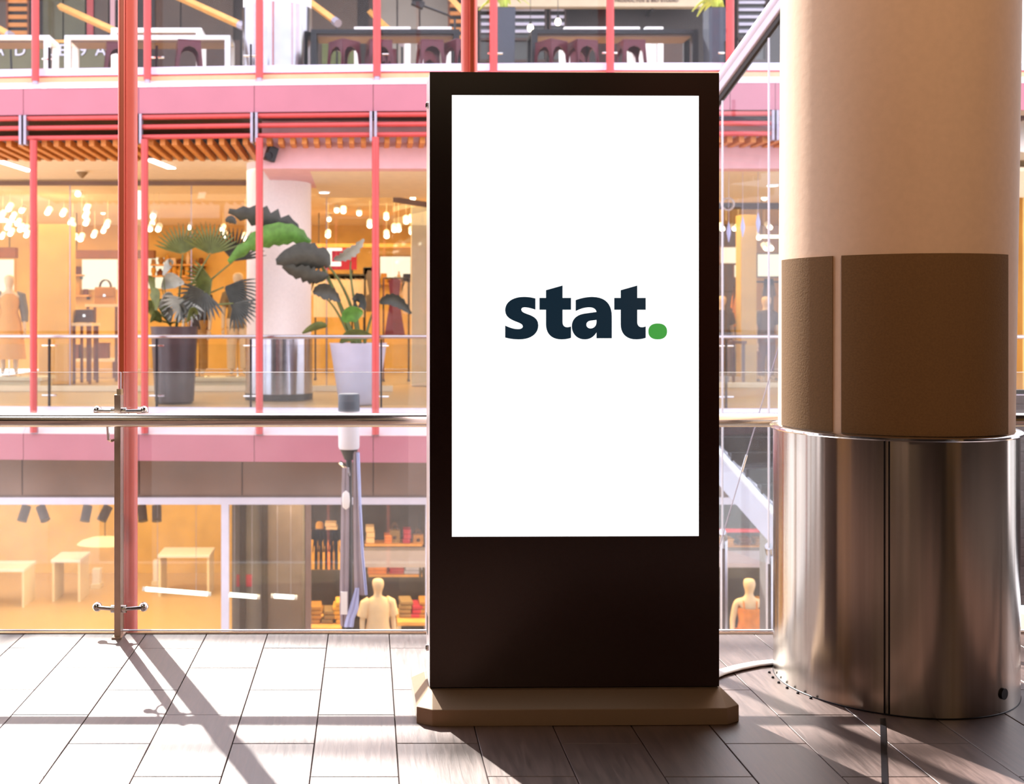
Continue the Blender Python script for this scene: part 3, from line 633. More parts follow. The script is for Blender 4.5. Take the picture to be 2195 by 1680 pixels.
for a, b, y, d, lab in SH:
    px = a+5; n_ = 0; sname = lab.split(' beside')[0].split(' of golden')[0].split(' under')[0].split(' with a')[0]
    while px < b-6:
        h = R.uniform(0.16, 0.34); w_ = R.uniform(0.10, 0.2); x, z = xat(px, d), zat(y, d)
        m = R.choice(['leather_tan', 'shirt_gold', 'box_brown', 'tee_cream', 'shirt_gold'])
        t = MB()
        kind = k_ % 3
        if kind == 0: t.lathe((x, d+0.15, z), [(w_*0.45, 0), (w_*0.5, h*0.55), (w_*0.2, h*0.8), (w_*0.2, h)], 12)
        elif kind == 1: t.box((x, d+0.15, z+h*0.4), (w_, 0.14, h*0.8), taper=(0.8, 0.8))
        else: t.lathe((x, d+0.15, z), [(w_*0.3, 0), (w_*0.55, h*0.4), (w_*0.42, h*0.7), (w_*0.45, h*0.72)], 12)
        o = obj(('jar', 'gift_box', 'vase')[kind], t, m, smooth=kind != 1); k_ += 1
        n_ += 1; tag(o, ('small necked jar', 'small tapered gift box', 'small round vase')[kind]+', '+ORD[n_-1]+' from the left on the '+sname, ('jar', 'box', 'vase')[kind], 'goods on the lit wall shelves')
        px += 12+R.uniform(0, 5)
# handbags
def handbag(label, px, py, d, wpx, hpx, m, handles=True):
    u = d/FPX; x, z = xat(px, d), zat(py+hpx/2, d); w_, h = wpx*u, hpx*u
    t = thing('handbag', label, 'bag', (x, d, z))
    obj('body', MB().box((x, d, z+h/2), (w_, 0.20, h), taper=(0.92, 0.6)), m, t, bevel=0.02)
    obj('flap', MB().box((x, d-0.085, z+h*0.72), (w_*0.9, 0.03, h*0.5)), m, t, bevel=0.008)
    if handles:
        for s_ in (-1, 1):
            obj('handle', MB().tube([(x+w_*0.26*math.cos(q), d+s_*0.05, z+h*0.98+h*0.42*math.sin(q)) for q in [PI*i/10 for i in range(11)]], 0.014, 8), 'leather_dark', t, smooth=True)
    obj('clasp', MB().box((x, d-0.105, z+h*0.52), (0.05, 0.015, 0.05)), 'chrome', t)
def plinth(label, px, d, wpx, ytop, m='beige_plaster'):
    w_ = wpx*d/FPX; x = xat(px, d)
    t = thing('display_table', label, 'table', (x, d, 0))
    z = zat(ytop, d)
    obj('top', MB().box((x, d, z-0.03), (w_, 0.7, 0.06)), m, t)
    for sx_ in (-1, 1):
        for sy_ in (-1, 1): obj('leg', MB().box((x+sx_*(w_/2-0.05), d+sy_*0.3, (z-0.06)/2), (0.05, 0.05, z-0.06)), 'box_brown', t)
plinth('narrow display table carrying the tan handbag', 226, 24.0, 70, 652)
handbag('large tan leather handbag on a display table near the red post', 226, 634, 24.0, 46, 38, 'leather_tan')
plinth('low display table carrying the dark brown handbag', 184, 23.0, 44, 692)
handbag('dark brown box handbag on the low table beside the amber pillar', 183, 677, 23.0, 42, 28, 'leather_dark', False)
plinth('wide low display table with cartons behind the glass guard', 200, 25.4, 110, 768)
for i, (px, w_, h, m) in enumerate(((160, 24, 26, 'box_brown'), (192, 30, 20, 'khaki'), (222, 22, 30, 'box_brown'))):
    d = 25.4; u = d/FPX; z = zat(768, d)
    t = thing('carton', ('dark red brown carton at the pillar end of the low table', 'khaki carton in the middle of the low table', 'tall brown carton at the post end of the low table')[i], 'box', (xat(px, d), d, z), 'cartons on the low table')
    obj('box', MB().box((xat(px, d), d, z+h*u/2), (w_*u, 0.3, h*u)), m, t, bevel=0.006)
    obj('lid', MB().box((xat(px, d), d, z+h*u+0.02), (w_*u+0.02, 0.32, 0.04)), m, t, bevel=0.006)
# garments on rails
def garment(label, px, py, d, wpx, hpx, m, group, kind='shirt', rot=0.0):
    u = d/FPX; x, zt = xat(px, d), zat(py, d); w_, h = wpx*u, hpx*u
    t = thing('hanging_'+kind, label, 'clothing', (x, d, zt-h), group)
    if kind == 'dress': poly = [(-.30, 0), (-.12, .02), (.12, .02), (.30, 0), (.22, -.35), (.5, -1), (-.5, -1), (-.22, -.35)]
    else: poly = [(-.16, 0), (.16, 0), (.42, -.07), (.56, -.42), (.40, -.46), (.36, -.22), (.37, -1), (-.37, -1), (-.36, -.22), (-.40, -.46), (-.56, -.42), (-.42, -.07)]
    mb = MB(); mb.prism([(x+a*w_, zt+b*h) for a, b in poly], d-0.035, d+0.035, (0, 2, 1)); obj('cloth', mb, m, t, bevel=0.008)
    obj('hanger', MB().tube([(x, d, zt-0.01), (x, d, zt+0.05), (x+0.02, d, zt+0.075), (x+0.035, d, zt+0.055)], 0.006, 6), 'black_metal', t)
def rail(label, a, b, py, d, zf):
    z = zat(py, d); t = thing('clothes_rail', label, 'clothes rail', ((xat(a, d)+xat(b, d))/2, d, zf))
    obj('bar', MB().tube([(xat(a, d), d, z), (xat(b, d), d, z)], 0.018, 8), 'black_metal', t, smooth=True)
    for p in (a, b):
        obj('upright', MB().tube([(xat(p, d), d, zf), (xat(p, d), d, z)], 0.018, 8), 'black_metal', t, smooth=True)
        obj('foot', MB().box((xat(p, d), d, zf+0.015), (0.05, 0.5, 0.03)), 'black_metal', t)
rail('clothes rail with pale shirts behind the big leaf plant', 676, 782, 590, 24.5, 0)
for i, px in enumerate(range(684, 780, 11)):
    garment('pale shirt, '+['first', 'second', 'third', 'fourth', 'fifth', 'sixth', 'seventh', 'eighth', 'ninth'][i]+' from the left on the rail behind the big leaf plant', px, 594, 24.5+0.01*i, 34, 86, ('shirt_pale', 'tee_cream', 'shirt_pale')[i % 3], 'pale shirts on the rail', 'shirt')
rail('clothes rail with the purple dress near the shop corner', 822, 876, 596, 24.0, 0)
garment('long purple dress hanging near the shop corner', 846, 600, 24.0, 44, 118, 'dress_purple', None, 'dress')
garment('pale top hanging beside the purple dress', 872, 602, 24.05, 24, 70, 'tee_cream', None, 'shirt')
garment('grey jacket hanging left of the purple dress', 795, 578, 25.2, 40, 90, 'jacket_grey', None, 'shirt')
rail('clothes rail with the grey jacket behind the white pot', 780, 812, 574, 25.2, 0)
sg = panel('light_sign', 'glowing white letter C shaped sign behind the big leaf plant', 'sign', 690, 765, 528, 578, 27.0, 'magenta')
cs = MB(); d = 26.9
for a, b, y0, y1 in ((700, 711, 528, 570), (711, 733, 528, 537), (711, 731, 561, 570)): cs.span((xat(a, d), d, zat(y1, d)), (xat(b, d), d+0.06, zat(y0, d)))
obj('letter', cs, 'lit_sign', sg)
for p in (700, 755): obj('sign_leg', MB().span((xat(p, 27.0)-0.02, 27.0, 0), (xat(p, 27.0)+0.02, 27.04, zat(578, 27.0))), 'black_metal', sg)
# spotlights: glowing dots over the whole shop ceiling
B1 = [(68,147),(58,250),(85,308),(147,262),(8,300),(50,378),(118,350),(70,418),(138,390),(172,390),(178,430),(12,440),(323,275),(425,285),(530,148),(641,155),(587,250),(580,300),(582,348),(702,272),(478,345),(485,380),(724,363),(702,400),(636,430),(503,452),(547,455),(1040,300),(1035,348),(1020,388),(1075,388),(1287,375),(1512,390),(1524,432),(1662,450)]
B2 = [(1320,160),(1410,175),(855,252),(893,260),(938,265),(1045,280),(840,320),(833,430),(1118,362),(1230,310),(1232,433),(1365,335),(1402,325),(1285,392),(1313,390),(1402,408)]
B3 = [(1548, 491), (1574, 491), (1586, 492), (1650, 488), (1638, 425), (1642, 533), (1652, 533), (1626, 510)]
pos = [(a/3.17, 370+b/3.17) for a, b in B1]+[(440+a/3.169, 370+b/3.169) for a, b in B2]+B3
REG = [(66, 'left of the first slender post'), (262, 'between first slender post and red post'), (530, 'between red post and white column'), (803, 'between white column and pot post'), (930, 'between pot post and display'), (3000, 'in the gap right of display')]
def spot_label(px, py):
    i = [k for k, (x, _) in enumerate(REG) if px < x][0]; lo = REG[i-1][0] if i else -1000
    n = sorted(q for q in pos if lo <= q[0] < REG[i][0]); n.sort(key=lambda q: q[1])
    return 'small glowing shop spotlight, %s from the top, %s' % (ORD[n.index((px, py))], REG[i][1])
sl0 = None
for px, py in pos:
    d = 21.6+R.uniform(0.3, 5.5); p = at(px, py, d)
    if sl0 is None:
        sl0 = thing('spotlight', spot_label(px, py), 'light', p, 'spotlights under the shop ceiling')
        obj('lens', MB().ball((p.x, p.y-0.02, p.z), 0.054, (1, 0.8, 0.85), 12, 8), 'lamp_warm', sl0, smooth=True)
        obj('housing', MB().tube([(p.x, p.y+0.02, p.z+0.02), (p.x, p.y+0.16, p.z+0.10)], 0.06, 12), 'white_metal', sl0, smooth=True)
        obj('stem', MB().tube([(p.x, p.y+0.10, p.z+0.07), (p.x, p.y+0.10, 3.83)], 0.004, 5), 'beige_plaster', sl0); SZ = p.z
    else:
        c_ = copy_tree(sl0); c_.location = p; c_['label'] = spot_label(px, py)
        st = [q for q in c_.children if q.name.startswith('stem')][0]; st.scale = (1, 1, (3.83-p.z-0.07)/(3.83-SZ-0.07)); st.location = (0, 0, 0.07*(1-st.scale[2]))
# ceiling lights and boxes on the gallery ceiling
for a, y0, b, y1, lab in ((0, 345, 66, 366, 'long white strip light on the gallery ceiling, end of the row'), (320, 341, 368, 360, 'white strip light on the gallery ceiling between two red posts')):
    d0 = 2.55*FPX/(PY0-y0); d1 = 2.55*FPX/(PY0-y1)
    p0, p1 = at(a, y0, d0), at(b, y1, d1)
    t = thing('strip_light', lab, 'light', (p0.x, p0.y, 3.78)); v = (p1-p0); n = Vector((v.y, -v.x, 0)).normalized()*0.07
    q = [p0-n, p0+n, p1+n, p1-n]
    obj('diffuser', MB().hexa([(i.x, i.y, 3.785) for i in q]+[(i.x, i.y, 3.80) for i in q]), 'lamp_white', t)
    obj('housing', MB().hexa([(i.x, i.y, 3.80) for i in q]+[(i.x, i.y, 3.825) for i in q]), 'white_metal', t)
for px, py, d, lab in ((165, 389, 21.0, 'dark ceiling box over the amber pillar'), (436, 388, 21.0, 'dark ceiling box left of the white column')):
    p = at(px, py, d); t = thing('ceiling_unit', lab, 'ceiling unit', (p.x, d, p.z-0.04))
    obj('housing', MB().box((p.x, d, p.z+0.06), (0.30, 0.3, 0.10)), 'dark_frame', t, bevel=0.01)
    obj('louvre', MB().box((p.x, d, p.z), (0.26, 0.26, 0.02)), 'black_metal', t)
    obj('stem', MB().tube([(p.x, d, p.z+0.1), (p.x, d, 3.83)], 0.012, 6), 'black_metal', t)
p = at(695, 361, 19.5)
t = thing('downlight', 'single round downlight beside the head of the white column', 'light', (p.x, p.y, 3.46)); obj('lens', MB().lathe((p.x, p.y, 3.48), [(0.085, 0), (0.085, 0.02)], 20), 'lamp_white', t); obj('trim_ring', MB().lathe((p.x, p.y, 3.482), [(0.088, 0), (0.105, 0.005), (0.105, 0.02), (0.088, 0.02)], 20, caps=False), 'white_metal', t)
p = at(1656, 360, 18.5)
t = thing('downlight', 'ceiling downlight in the gap beside the round column', 'light', (p.x, p.y, 3.46)); obj('lens', MB().lathe((p.x, p.y, 3.48), [(0.085, 0), (0.085, 0.02)], 20), 'lamp_white', t); obj('trim_ring', MB().lathe((p.x, p.y, 3.482), [(0.088, 0), (0.105, 0.005), (0.105, 0.02), (0.088, 0.02)], 20, caps=False), 'white_metal', t)
p = at(176, 365, 19.2)
t = thing('ceiling_sensor', 'small cone shaped fitting on the gallery ceiling over the glass guard', 'ceiling fitting', (p.x, p.y, 3.70)); obj('cone', MB().lathe((p.x, p.y, 3.70), [(0.02, 0), (0.09, 0.08), (0.10, 0.12)], 14), 'khaki', t, smooth=True); obj('ring', MB().lathe((p.x, p.y, 3.80), [(0.11, 0), (0.11, 0.02)], 14), 'beige_plaster', t)

# ------------------------------------------------------------------ plants on the gallery
def bez(p, n):
    p = [Vector(q) for q in p]; out = []
    for i in range(n+1):
        t = i/n
        if len(p) == 3: out.append(p[0]*(1-t)**2+2*p[1]*t*(1-t)+p[2]*t*t)
        else: out.append(p[0]*(1-t)**3+3*p[1]*t*(1-t)**2+3*p[2]*t*t*(1-t)+p[3]*t**3)
    return out
def blade(path, width, side, m, parent, name='leaf', tear=0.0, fold=0.25, n=14):
    """a leaf along a path; side = direction across; torn edges for banana-like leaves"""
    pts = bez(path, n); rows = []; side = Vector(side).normalized()
    for i, p in enumerate(pts):
        t = i/n; w_ = width*(math.sin(PI*min(1, t*0.94+0.03))**0.7)
        tg = (pts[min(i+1, n)]-pts[max(i-1, 0)]).normalized(); sd_ = (side-side.dot(tg)*tg).normalized(); up = tg.cross(sd_)
        wl_ = w_*(1-tear*R.random()) if i % 2 else w_; wr_ = w_*(1-tear*R.random()) if i % 2 else w_
        rows.append([p-sd_*wl_+up*fold*w_, p-sd_*wl_*0.5+up*fold*0.35*w_, p, p+sd_*wr_*0.5+up*fold*0.35*w_, p+sd_*wr_+up*fold*w_])
    mb = MB().quadstrip(rows); return obj(name, mb, m, parent, smooth=True, solid=0.006)
def stalk(path, r0, r1, m, parent, n=10):
    pts = bez(path, n); return obj('stalk', MB().tube(pts, [r0+(r1-r0)*i/n for i in range(n+1)], 7), m, parent, smooth=True)
d = 17.2
A = lambda px, py, dd=0.0: at(px, py, d+dd)
b0_ = at(768, 875, d)
wp = thing('potted_plant', 'big leafed bird of paradise plant in a tapered white pot', 'plant', (b0_.x, d, 0))
obj('pot', MB().lathe((b0_.x, d, 0), [(0.26, 0), (0.30, 0.05), (0.43, 0.90), (0.44, 0.93), (0.40, 0.93), (0.39, 0.88)], 32), 'white_pot', wp, smooth=True)
obj('soil', MB().lathe((b0_.x, d, 0.86), [(0.385, 0), (0.37, 0.03)], 24), 'soil', wp)
stalk([A(768, 745), A(740, 690), A(715, 600), A(660, 520, -.1)], 0.045, 0.02, 'stem_green', wp)
stalk([A(770, 745), A(765, 690), A(750, 620), A(700, 565, -.2)], 0.035, 0.015, 'stem_green', wp)
stalk([A(760, 745), A(735, 690), A(722, 660), A(700, 640, -.1)], 0.025, 0.012, 'stem_green', wp)
stalk([A(774, 745), A(760, 640), A(748, 590), A(752, 560, .1)], 0.025, 0.012, 'stem_green', wp)
stalk([A(780, 745), A(790, 690), A(800, 660), A(815, 648)], 0.025, 0.012, 'stem_green', wp)
LF = [([A(650, 512, -.1), A(600, 462, -.2), A(560, 470, -.3), A(490, 452, -.4)], 0.19, (0.1, -0.3, 1), 'leaf_dark', .65),
      ([A(505, 480, -.35), A(500, 470, -.38), A(492, 468, -.4), A(483, 474, -.42)], 0.06, (0.1, -0.3, 1), 'leaf_dark', .3),
      ([A(665, 520, -.1), A(620, 490, -.3), A(560, 500, -.4), A(490, 562, -.5)], 0.20, (0.4, -0.4, 1), 'leaf_green', .45),
      ([A(704, 572, -.2), A(690, 548, -.3), A(640, 548, -.4), A(592, 562, -.5)], 0.235, (0.1, -0.4, 1), 'leaf_dark', .6),
      ([A(704, 590, -.2), A(680, 600, -.3), A(650, 590, -.35), A(606, 570, -.4)], 0.15, (0.2, -0.5, 1), 'leaf_dark', .5),
      ([A(716, 556, .1), A(740, 550, 0), A(760, 540, -.1), A(780, 512, -.2)], 0.10, (-0.5, -0.5, 1), 'leaf_grey', .45),
      ([A(672, 628, -.1), A(690, 618, -.2), A(715, 622, -.2), A(730, 646, -.3)], 0.14, (0.2, -0.5, 1), 'leaf_dark', .4),
      ([A(738, 690, -.2), A(745, 672, -.25), A(760, 668, -.25), A(778, 668, -.3)], 0.14, (0, -0.5, 1), 'leaf_green', .05),
      ([A(758, 660, -.1), A(765, 634, -.15), A(780, 640, -.2), A(782, 664, -.25)], 0.12, (0.5, -0.5, .6), 'leaf_dark', .2),
      ([A(815, 650), A(835, 632, -.1), A(860, 640, -.15), A(882, 672, -.2)], 0.11, (0.1, -0.4, 1), 'leaf_dark', .35),
      ([A(700, 700, -.2), A(690, 694, -.25), A(672, 700, -.3), A(648, 714, -.35)], 0.07, (0.1, -0.5, 1), 'leaf_olive', .1),
      ([A(730, 735, -.3), A(745, 712, -.35), A(770, 712, -.4), A(800, 722, -.4)], 0.10, (0, -0.5, 1), 'leaf_olive', .1)]
for path, wd, sd_, m, tear in LF: blade(path, wd, sd_, m, wp, tear=tear)
d = 17.45
b1_ = at(374, 868, d)
dp = thing('potted_plant', 'fan palm and small leafy plants in a big dark tapered planter', 'plant', (b1_.x, d, 0))
obj('pot', MB().lathe((b1_.x, d, 0), [(0.27, 0), (0.30, 0.03), (0.36, 1.12), (0.37, 1.18), (0.33, 1.18), (0.32, 1.12)], 28), 'dark_pot', dp, smooth=True)
obj('soil', MB().lathe((b1_.x, d, 1.10), [(0.315, 0), (0.30, 0.04)], 24), 'soil', dp)
def fan(c, r, a0, a1, n, m, tilt=0.0, droop=0.0):
    """palm fan: pleated webbed heart with free leaflet tips"""
    mb = MB(); c = Vector(c)
    for i in range(n):
        a = a0+(a1-a0)*(i+0.5)/n; h = abs(a1-a0)/n*0.5
        P = lambda rr, aa, yy: c+Vector((rr*math.cos(aa), yy+tilt*rr, rr*math.sin(aa)-droop*rr*rr))
        mb.quadstrip([[P(0.02, a-h, 0), P(0.02, a+h, 0)], [P(r*.55, a-h, 0.0), P(r*.55, a+h, 0.02)], [P(r*.8, a-h*.5, .0), P(r*.8, a+h*.5, 0.01)], [P(r*R.uniform(.92, 1.08), a-.005, -.01), P(r, a+.005, -.01)]])
    return obj('leaf', mb, m, dp, solid=0.004)
for (px, py, r, a0, a1, n, m, dr) in ((392, 545, 0.46, .5, 2.9, 15, 'leaf_olive', 0), (450, 545, 0.48, .2, 2.7, 16, 'leaf_olive', 0), (500, 560, 0.52, .1, 2.3, 16, 'leaf_dark', 0), (455, 600, 0.42, 2.2, 4.6, 14, 'leaf_olive', 0),
                                      (440, 625, 0.42, 2.6, 5.6, 15, 'leaf_dark', .3), (395, 640, 0.36, 2.8, 5.9, 14, 'leaf_grey', .3), (480, 615, 0.55, -1.2, .5, 13, 'leaf_dark', .35), (500, 650, 0.40, -1.8, .3, 12, 'leaf_dark', .2)):
    p = A(px, py, R.uniform(-.3, .1)); fan(p, r, a0, a1, n, m, R.uniform(-.2, .1), dr)
    stalk([A(378, 700), A(385, 650), (A(378, 660)+p)/2, p], 0.022, 0.012, 'stem_green', dp)
for (px, py, tx, ty, wd, m) in ((330, 640, 318, 590, .06, 'leaf_olive'), (350, 590, 372, 562, .09, 'leaf_grey'), (348, 618, 395, 606, .13, 'leaf_grey'), (340, 660, 372, 640, .11, 'leaf_grey'), (330, 680, 310, 660, .10, 'leaf_olive'), (335, 665, 325, 620, .10, 'leaf_olive'), (350, 680, 345, 640, .10, 'leaf_olive'), (365, 690, 350, 672, .10, 'leaf_dark'), (380, 690, 400, 668, .12, 'leaf_dark'), (400, 690, 425, 672, .10, 'leaf_olive'), (345, 690, 322, 690, .09, 'leaf_olive')):
    a = A(px, py, R.uniform(-.3, 0)); b = A(tx, ty, R.uniform(-.4, -.1)); mid = (a+b)/2+Vector((0, 0, .12))
    blade([a, mid, mid, b], wd, (1, -0.6, .3) if abs(tx-px) < abs(ty-py) else (0.1, -.6, 1), m, dp)
    stalk([A(366, 700), A(362, 690), (A(360, 690)+a)/2, a], 0.012, 0.007, 'stem_green', dp)

# ------------------------------------------------------------------ mannequins
def skin(name, verts, edges, radii, m, parent, root=0, sub=2):
    me = bpy.data.meshes.new(name); me.from_pydata([tuple(v) for v in verts], edges, []); ob = bpy.data.objects.new('tmp', me); COL.objects.link(ob)
    sk_ = ob.modifiers.new('s', 'SKIN'); ss = ob.modifiers.new('u', 'SUBSURF'); ss.levels = sub; ss.render_levels = sub
    for i, r in enumerate(radii):
        me.skin_vertices[0].data[i].radius = (r, r) if not isinstance(r, tuple) else r
    me.skin_vertices[0].data[root].use_root = True
    dg = bpy.context.evaluated_depsgraph_get(); nm = bpy.data.meshes.new_from_object(ob.evaluated_get(dg)); bpy.data.objects.remove(ob)
    nm.name = name; nm.materials.clear(); nm.materials.append(M[m])
    for p in nm.polygons: p.use_smooth = True
    o = bpy.data.objects.new(name, nm); COL.objects.link(o); o.parent = parent; ORG[o.name] = W(parent); return o
def mannequin(label, loc, s=1.0, rotz=0.0, top='tee_cream', bottom='denim_dark', kind='tee', stand=0.0, bodymat='skin_plaster'):
    t = thing('mannequin', label, 'mannequin', loc, local=True, rotz=rotz); z0 = 0.03+stand
    V = [(0, 0, .98), (0, 0, 1.15), (0, 0, 1.36), (0, 0, 1.47), (0, .005, 1.56), (0, -.01, 1.645), (0, -.015, 1.72), (0, -.005, 1.79),
         (-.10, 0, .93), (-.11, -.01, .5), (-.11, .02, .10), (-.12, -.10, .03), (.10, 0, .93), (.11, -.01, .5), (.11, .02, .10), (.12, -.10, .03),
         (-.19, 0, 1.42), (-.25, .01, 1.13), (-.26, -.05, .88), (-.265, -.07, .80), (.19, 0, 1.42), (.25, .01, 1.13), (.26, -.05, .88), (.265, -.07, .80), (0, -.085, 1.665)]
    E = [(0, 1), (1, 2), (2, 3), (3, 4), (4, 5), (5, 6), (6, 7), (0, 8), (8, 9), (9, 10), (10, 11), (0, 12), (12, 13), (13, 14), (14, 15), (2, 16), (16, 17), (17, 18), (18, 19), (2, 20), (20, 21), (21, 22), (22, 23)]
    Rr = [(.16, .11), (.125, .095), (.155, .105), (.075, .07), (.055, .055), (.092, .112), (.104, .128), (.075, .09), .088, .058, .042, .035, .088, .058, .042, .035, .06, .045, .034, .03, .06, .045, .034, .03]
    V = V[:24]
    off = Vector((0, 0, z0)); vv = [Vector(v)*s+off for v in V]
    skin('body', vv, E, [tuple(q*s for q in r) if isinstance(r, tuple) else r*s for r in Rr], bodymat, t, 0)
    for sx_ in (-1, 1):   # hands: palm, four unequal fingers and a thumb
        w0 = Vector((sx_*.265, -.07, .80))*s+off; hv, he, hr = [w0], [], [.030*s]
        hv.append(w0+Vector((sx_*.004, -.012, -.07))*s); he.append((0, 1)); hr.append(.034*s)
        for q, (dy, ln) in enumerate(((-.03, .075), (-.012, .085), (.008, .08), (.026, .062))):
            i0 = len(hv); hv.append(hv[1]+Vector((sx_*.002, dy, -.025))*s); he.append((1, i0)); hr.append(.012*s)
            hv.append(hv[i0]+Vector((-sx_*.008, dy*.2-.008, -ln*.5))*s); he.append((i0, i0+1)); hr.append(.010*s)
            hv.append(hv[i0+1]+Vector((-sx_*.018, -.008, -ln*.45))*s); he.append((i0+1, i0+2)); hr.append(.008*s)
        i0 = len(hv); hv.append(w0+Vector((-sx_*.012, -.045, -.045))*s); he.append((0, i0)); hr.append(.013*s)
        hv.append(hv[i0]+Vector((-sx_*.012, -.012, -.045))*s); he.append((i0, i0+1)); hr.append(.010*s)
        skin('hand', hv, he, hr, bodymat, t, 0, 1)
    def rings(name, prof, m, th=0.0):
        obj(name, MB().lathe((0, 0, 0), [(1, 0)], 3, caps=False) if False else loft(prof, s, off), m, t, smooth=True, solid=th)
    def loft(prof, s, off, n=24):
        mb = MB(); g = [[mb.bm.verts.new(Vector((cx+rx*math.cos(2*PI*k/n)*(1+.03*math.sin(7*k+z*20)*fl_), ry*math.sin(2*PI*k/n)*(1+.03*math.sin(7*k+z*20)*fl_), z))*s+off) for k in range(n)] for cx, rx, ry, z, fl_ in prof]
        for i in range(len(g)-1):
            for k in range(n): mb.bm.faces.new((g[i][k], g[i][(k+1) % n], g[i+1][(k+1) % n], g[i+1][k]))
        return mb
    if kind == 'tee':
        rings('shirt', [(0, .205, .135, .82, 1), (0, .20, .13, .95, 1), (0, .175, .125, 1.12, .5), (0, .20, .135, 1.30, .2), (0, .215, .12, 1.40, 0), (0, .16, .10, 1.46, 0), (0, .085, .085, 1.50, 0)], top)
        for sx_ in (-1, 1):
            mb = MB(); mb.tube([Vector((sx_*.14, 0, 1.42))*s+off, Vector((sx_*.20, 0, 1.40))*s+off, Vector((sx_*.255, .005, 1.20))*s+off], [.085*s, .085*s, .082*s], 14); obj('sleeve', mb, top, t, smooth=True)
    elif kind == 'strap':
        rings('shirt', [(0, .20, .13, .80, 1), (0, .185, .13, .98, 1), (0, .165, .125, 1.12, .5), (0, .185, .14, 1.28, .2), (0, .18, .13, 1.33, 0)], top)
        for sx_ in (-1, 1): obj('strap', MB().tube([Vector((sx_*.09, -.12, 1.32))*s+off, Vector((sx_*.10, -.085, 1.43))*s+off, Vector((sx_*.10, 0, 1.475))*s+off, Vector((sx_*.09, .11, 1.33))*s+off], .010*s, 6), top, t)
    elif kind == 'dress':
        rings('dress', [(0, .30, .26, .28, 1.5), (0, .26, .22, .62, 1.5), (0, .20, .15, .95, 1), (0, .15, .115, 1.12, .3), (0, .185, .135, 1.30, .2), (0, .17, .115, 1.40, 0), (0, .11, .09, 1.45, 0)], top)
        for sx_ in (-1, 1):
            obj('cardigan', MB().tube([Vector((sx_*.13, .01, 1.43))*s+off, Vector((sx_*.20, .02, 1.42))*s+off, Vector((sx_*.26, .02, 1.13))*s+off, Vector((sx_*.265, -.02, .95))*s+off], [.075*s, .09*s, .075*s, .06*s], 12), 'cardigan_grey', t, smooth=True)
    if kind != 'dress':
        mb = MB()
        for sx_ in (-1, 1):
            m2 = MB(); m2.tube([Vector((sx_*.085, 0, .98))*s+off, Vector((sx_*.11, -.005, .5))*s+off, Vector((sx_*.112, .015, .12))*s+off], [.125*s, .085*s, .075*s], 14); obj('trouser_leg', m2, bottom, t, smooth=True)
    obj('stand_plate', MB().lathe((0, 0, stand), [(.22*s, 0), (.22*s, .012), (.20*s, .02)], 24), 'chrome', t)
    obj('stand_rod', MB().tube([(0, .06, stand+.01), (0, .06, stand+.95*s)], .012*s, 8), 'chrome', t)
    return t
def platform(label, px, d, w_, dep, z0, z1, m='beige_plaster'):
    x = xat(px, d); t = thing('display_platform', label, 'platform', (x, d, z0))
    obj('deck', MB().box((x, d, z1-0.03), (w_, dep, 0.06)), m, t, bevel=0.006); obj('plinth', MB().box((x, d, (z0+z1-0.06)/2), (w_-0.1, dep-0.1, z1-0.06-z0)), m, t)
platform('low pale display platform under the dressed mannequin', 20, 21.4, 1.5, 0.9, 0, 0.22)
mannequin('mannequin in a long orange dress and grey cardigan in the shop window', (xat(20, 21.4), 21.4, 0.22), 1.06, 0.35, 'dress_orange', kind='dress')
platform('low pale display platform behind the fan palm', 462, 21.2, 1.9, 0.9, 0, 0.22)
mannequin('mannequin in a dark top and tan trousers behind the fan palm', (xat(424, 21.2), 21.2, 0.22), 1.05, -0.3, 'denim_dark', 'leather_tan', 'tee')
mannequin('mannequin in a khaki top and cream trousers beside the white gallery column', (xat(510, 21.25), 21.25, 0.22), 1.08, 0.2, 'khaki', 'tee_cream', 'tee')
for px, d, lab, m in ((1546, 23.0, 'mannequin in a dark top in the shop, seen in the gap right of the display', 'denim_dark'), (1642, 23.4, 'mannequin in a grey top in the shop beside the round column', 'jacket_grey')):
    mannequin(lab, (xat(px, d), d, 0), 0.98, 0.2, m, 'box_brown', 'tee')

# ------------------------------------------------------------------ the gap right of the display: shop things
dk = obj('wall_shop', MB().span((xat(1535, 26), 26, 0), (xat(1598, 26), 26.1, 3.5)), 'dark_wood'); tag(dk, 'dark timber wall panel in the shop, seen right of the display', 'wall', kind='structure')
p = at(1560, 437, 21.35); t = thing('ring_sign', 'pale ring shaped sign hanging in the shop window right of the display', 'sign', (p.x, p.y, p.z-0.13))
obj('ring', MB().tube([(p.x+0.115*math.cos(q), p.y, p.z+0.115*math.sin(q)) for q in [2*PI*i/24 for i in range(25)]], 0.02, 8, caps=False), 'frosted', t, smooth=True)
obj('wire', MB().tube([(p.x, p.y, p.z+0.12), (p.x, p.y, 3.42)], 0.004, 6), 'black_metal', t)
for (px, py, h, lab) in ((1562, 497, 44, 'lowest of three pale lozenges hanging right of the display'), (1592, 486, 44, 'middle one of three pale lozenges hanging right of the display'), (1625, 478, 46, 'topmost of three pale lozenges, beside the round column')):  # pale lozenges on wires ahead of the shopfront
    dd = 16.9; p = at(px, py, dd); u = dd/FPX
    t = thing('pale_lozenge', lab, 'ornament', (p.x, p.y, p.z-h*u/2), 'pale lozenges')
    obj('body', MB().lathe((p.x, p.y, p.z), [(0.004, -h*u/2), (0.032, -.02), (0.032, .02), (0.004, h*u/2)], 4), 'banner_blue', t)
    obj('wire', MB().tube([(p.x, p.y, p.z+h*u/2), (p.x, p.y, 3.51)], 0.003, 5), 'grey_bracket', t)
p0, p1 = at(1592, 507, 23.5), at(1672, 507, 23.5)
t = thing('track_light', 'horizontal lit track bar in the gap beside the round column', 'light', (p0.x, 23.5, p0.z))
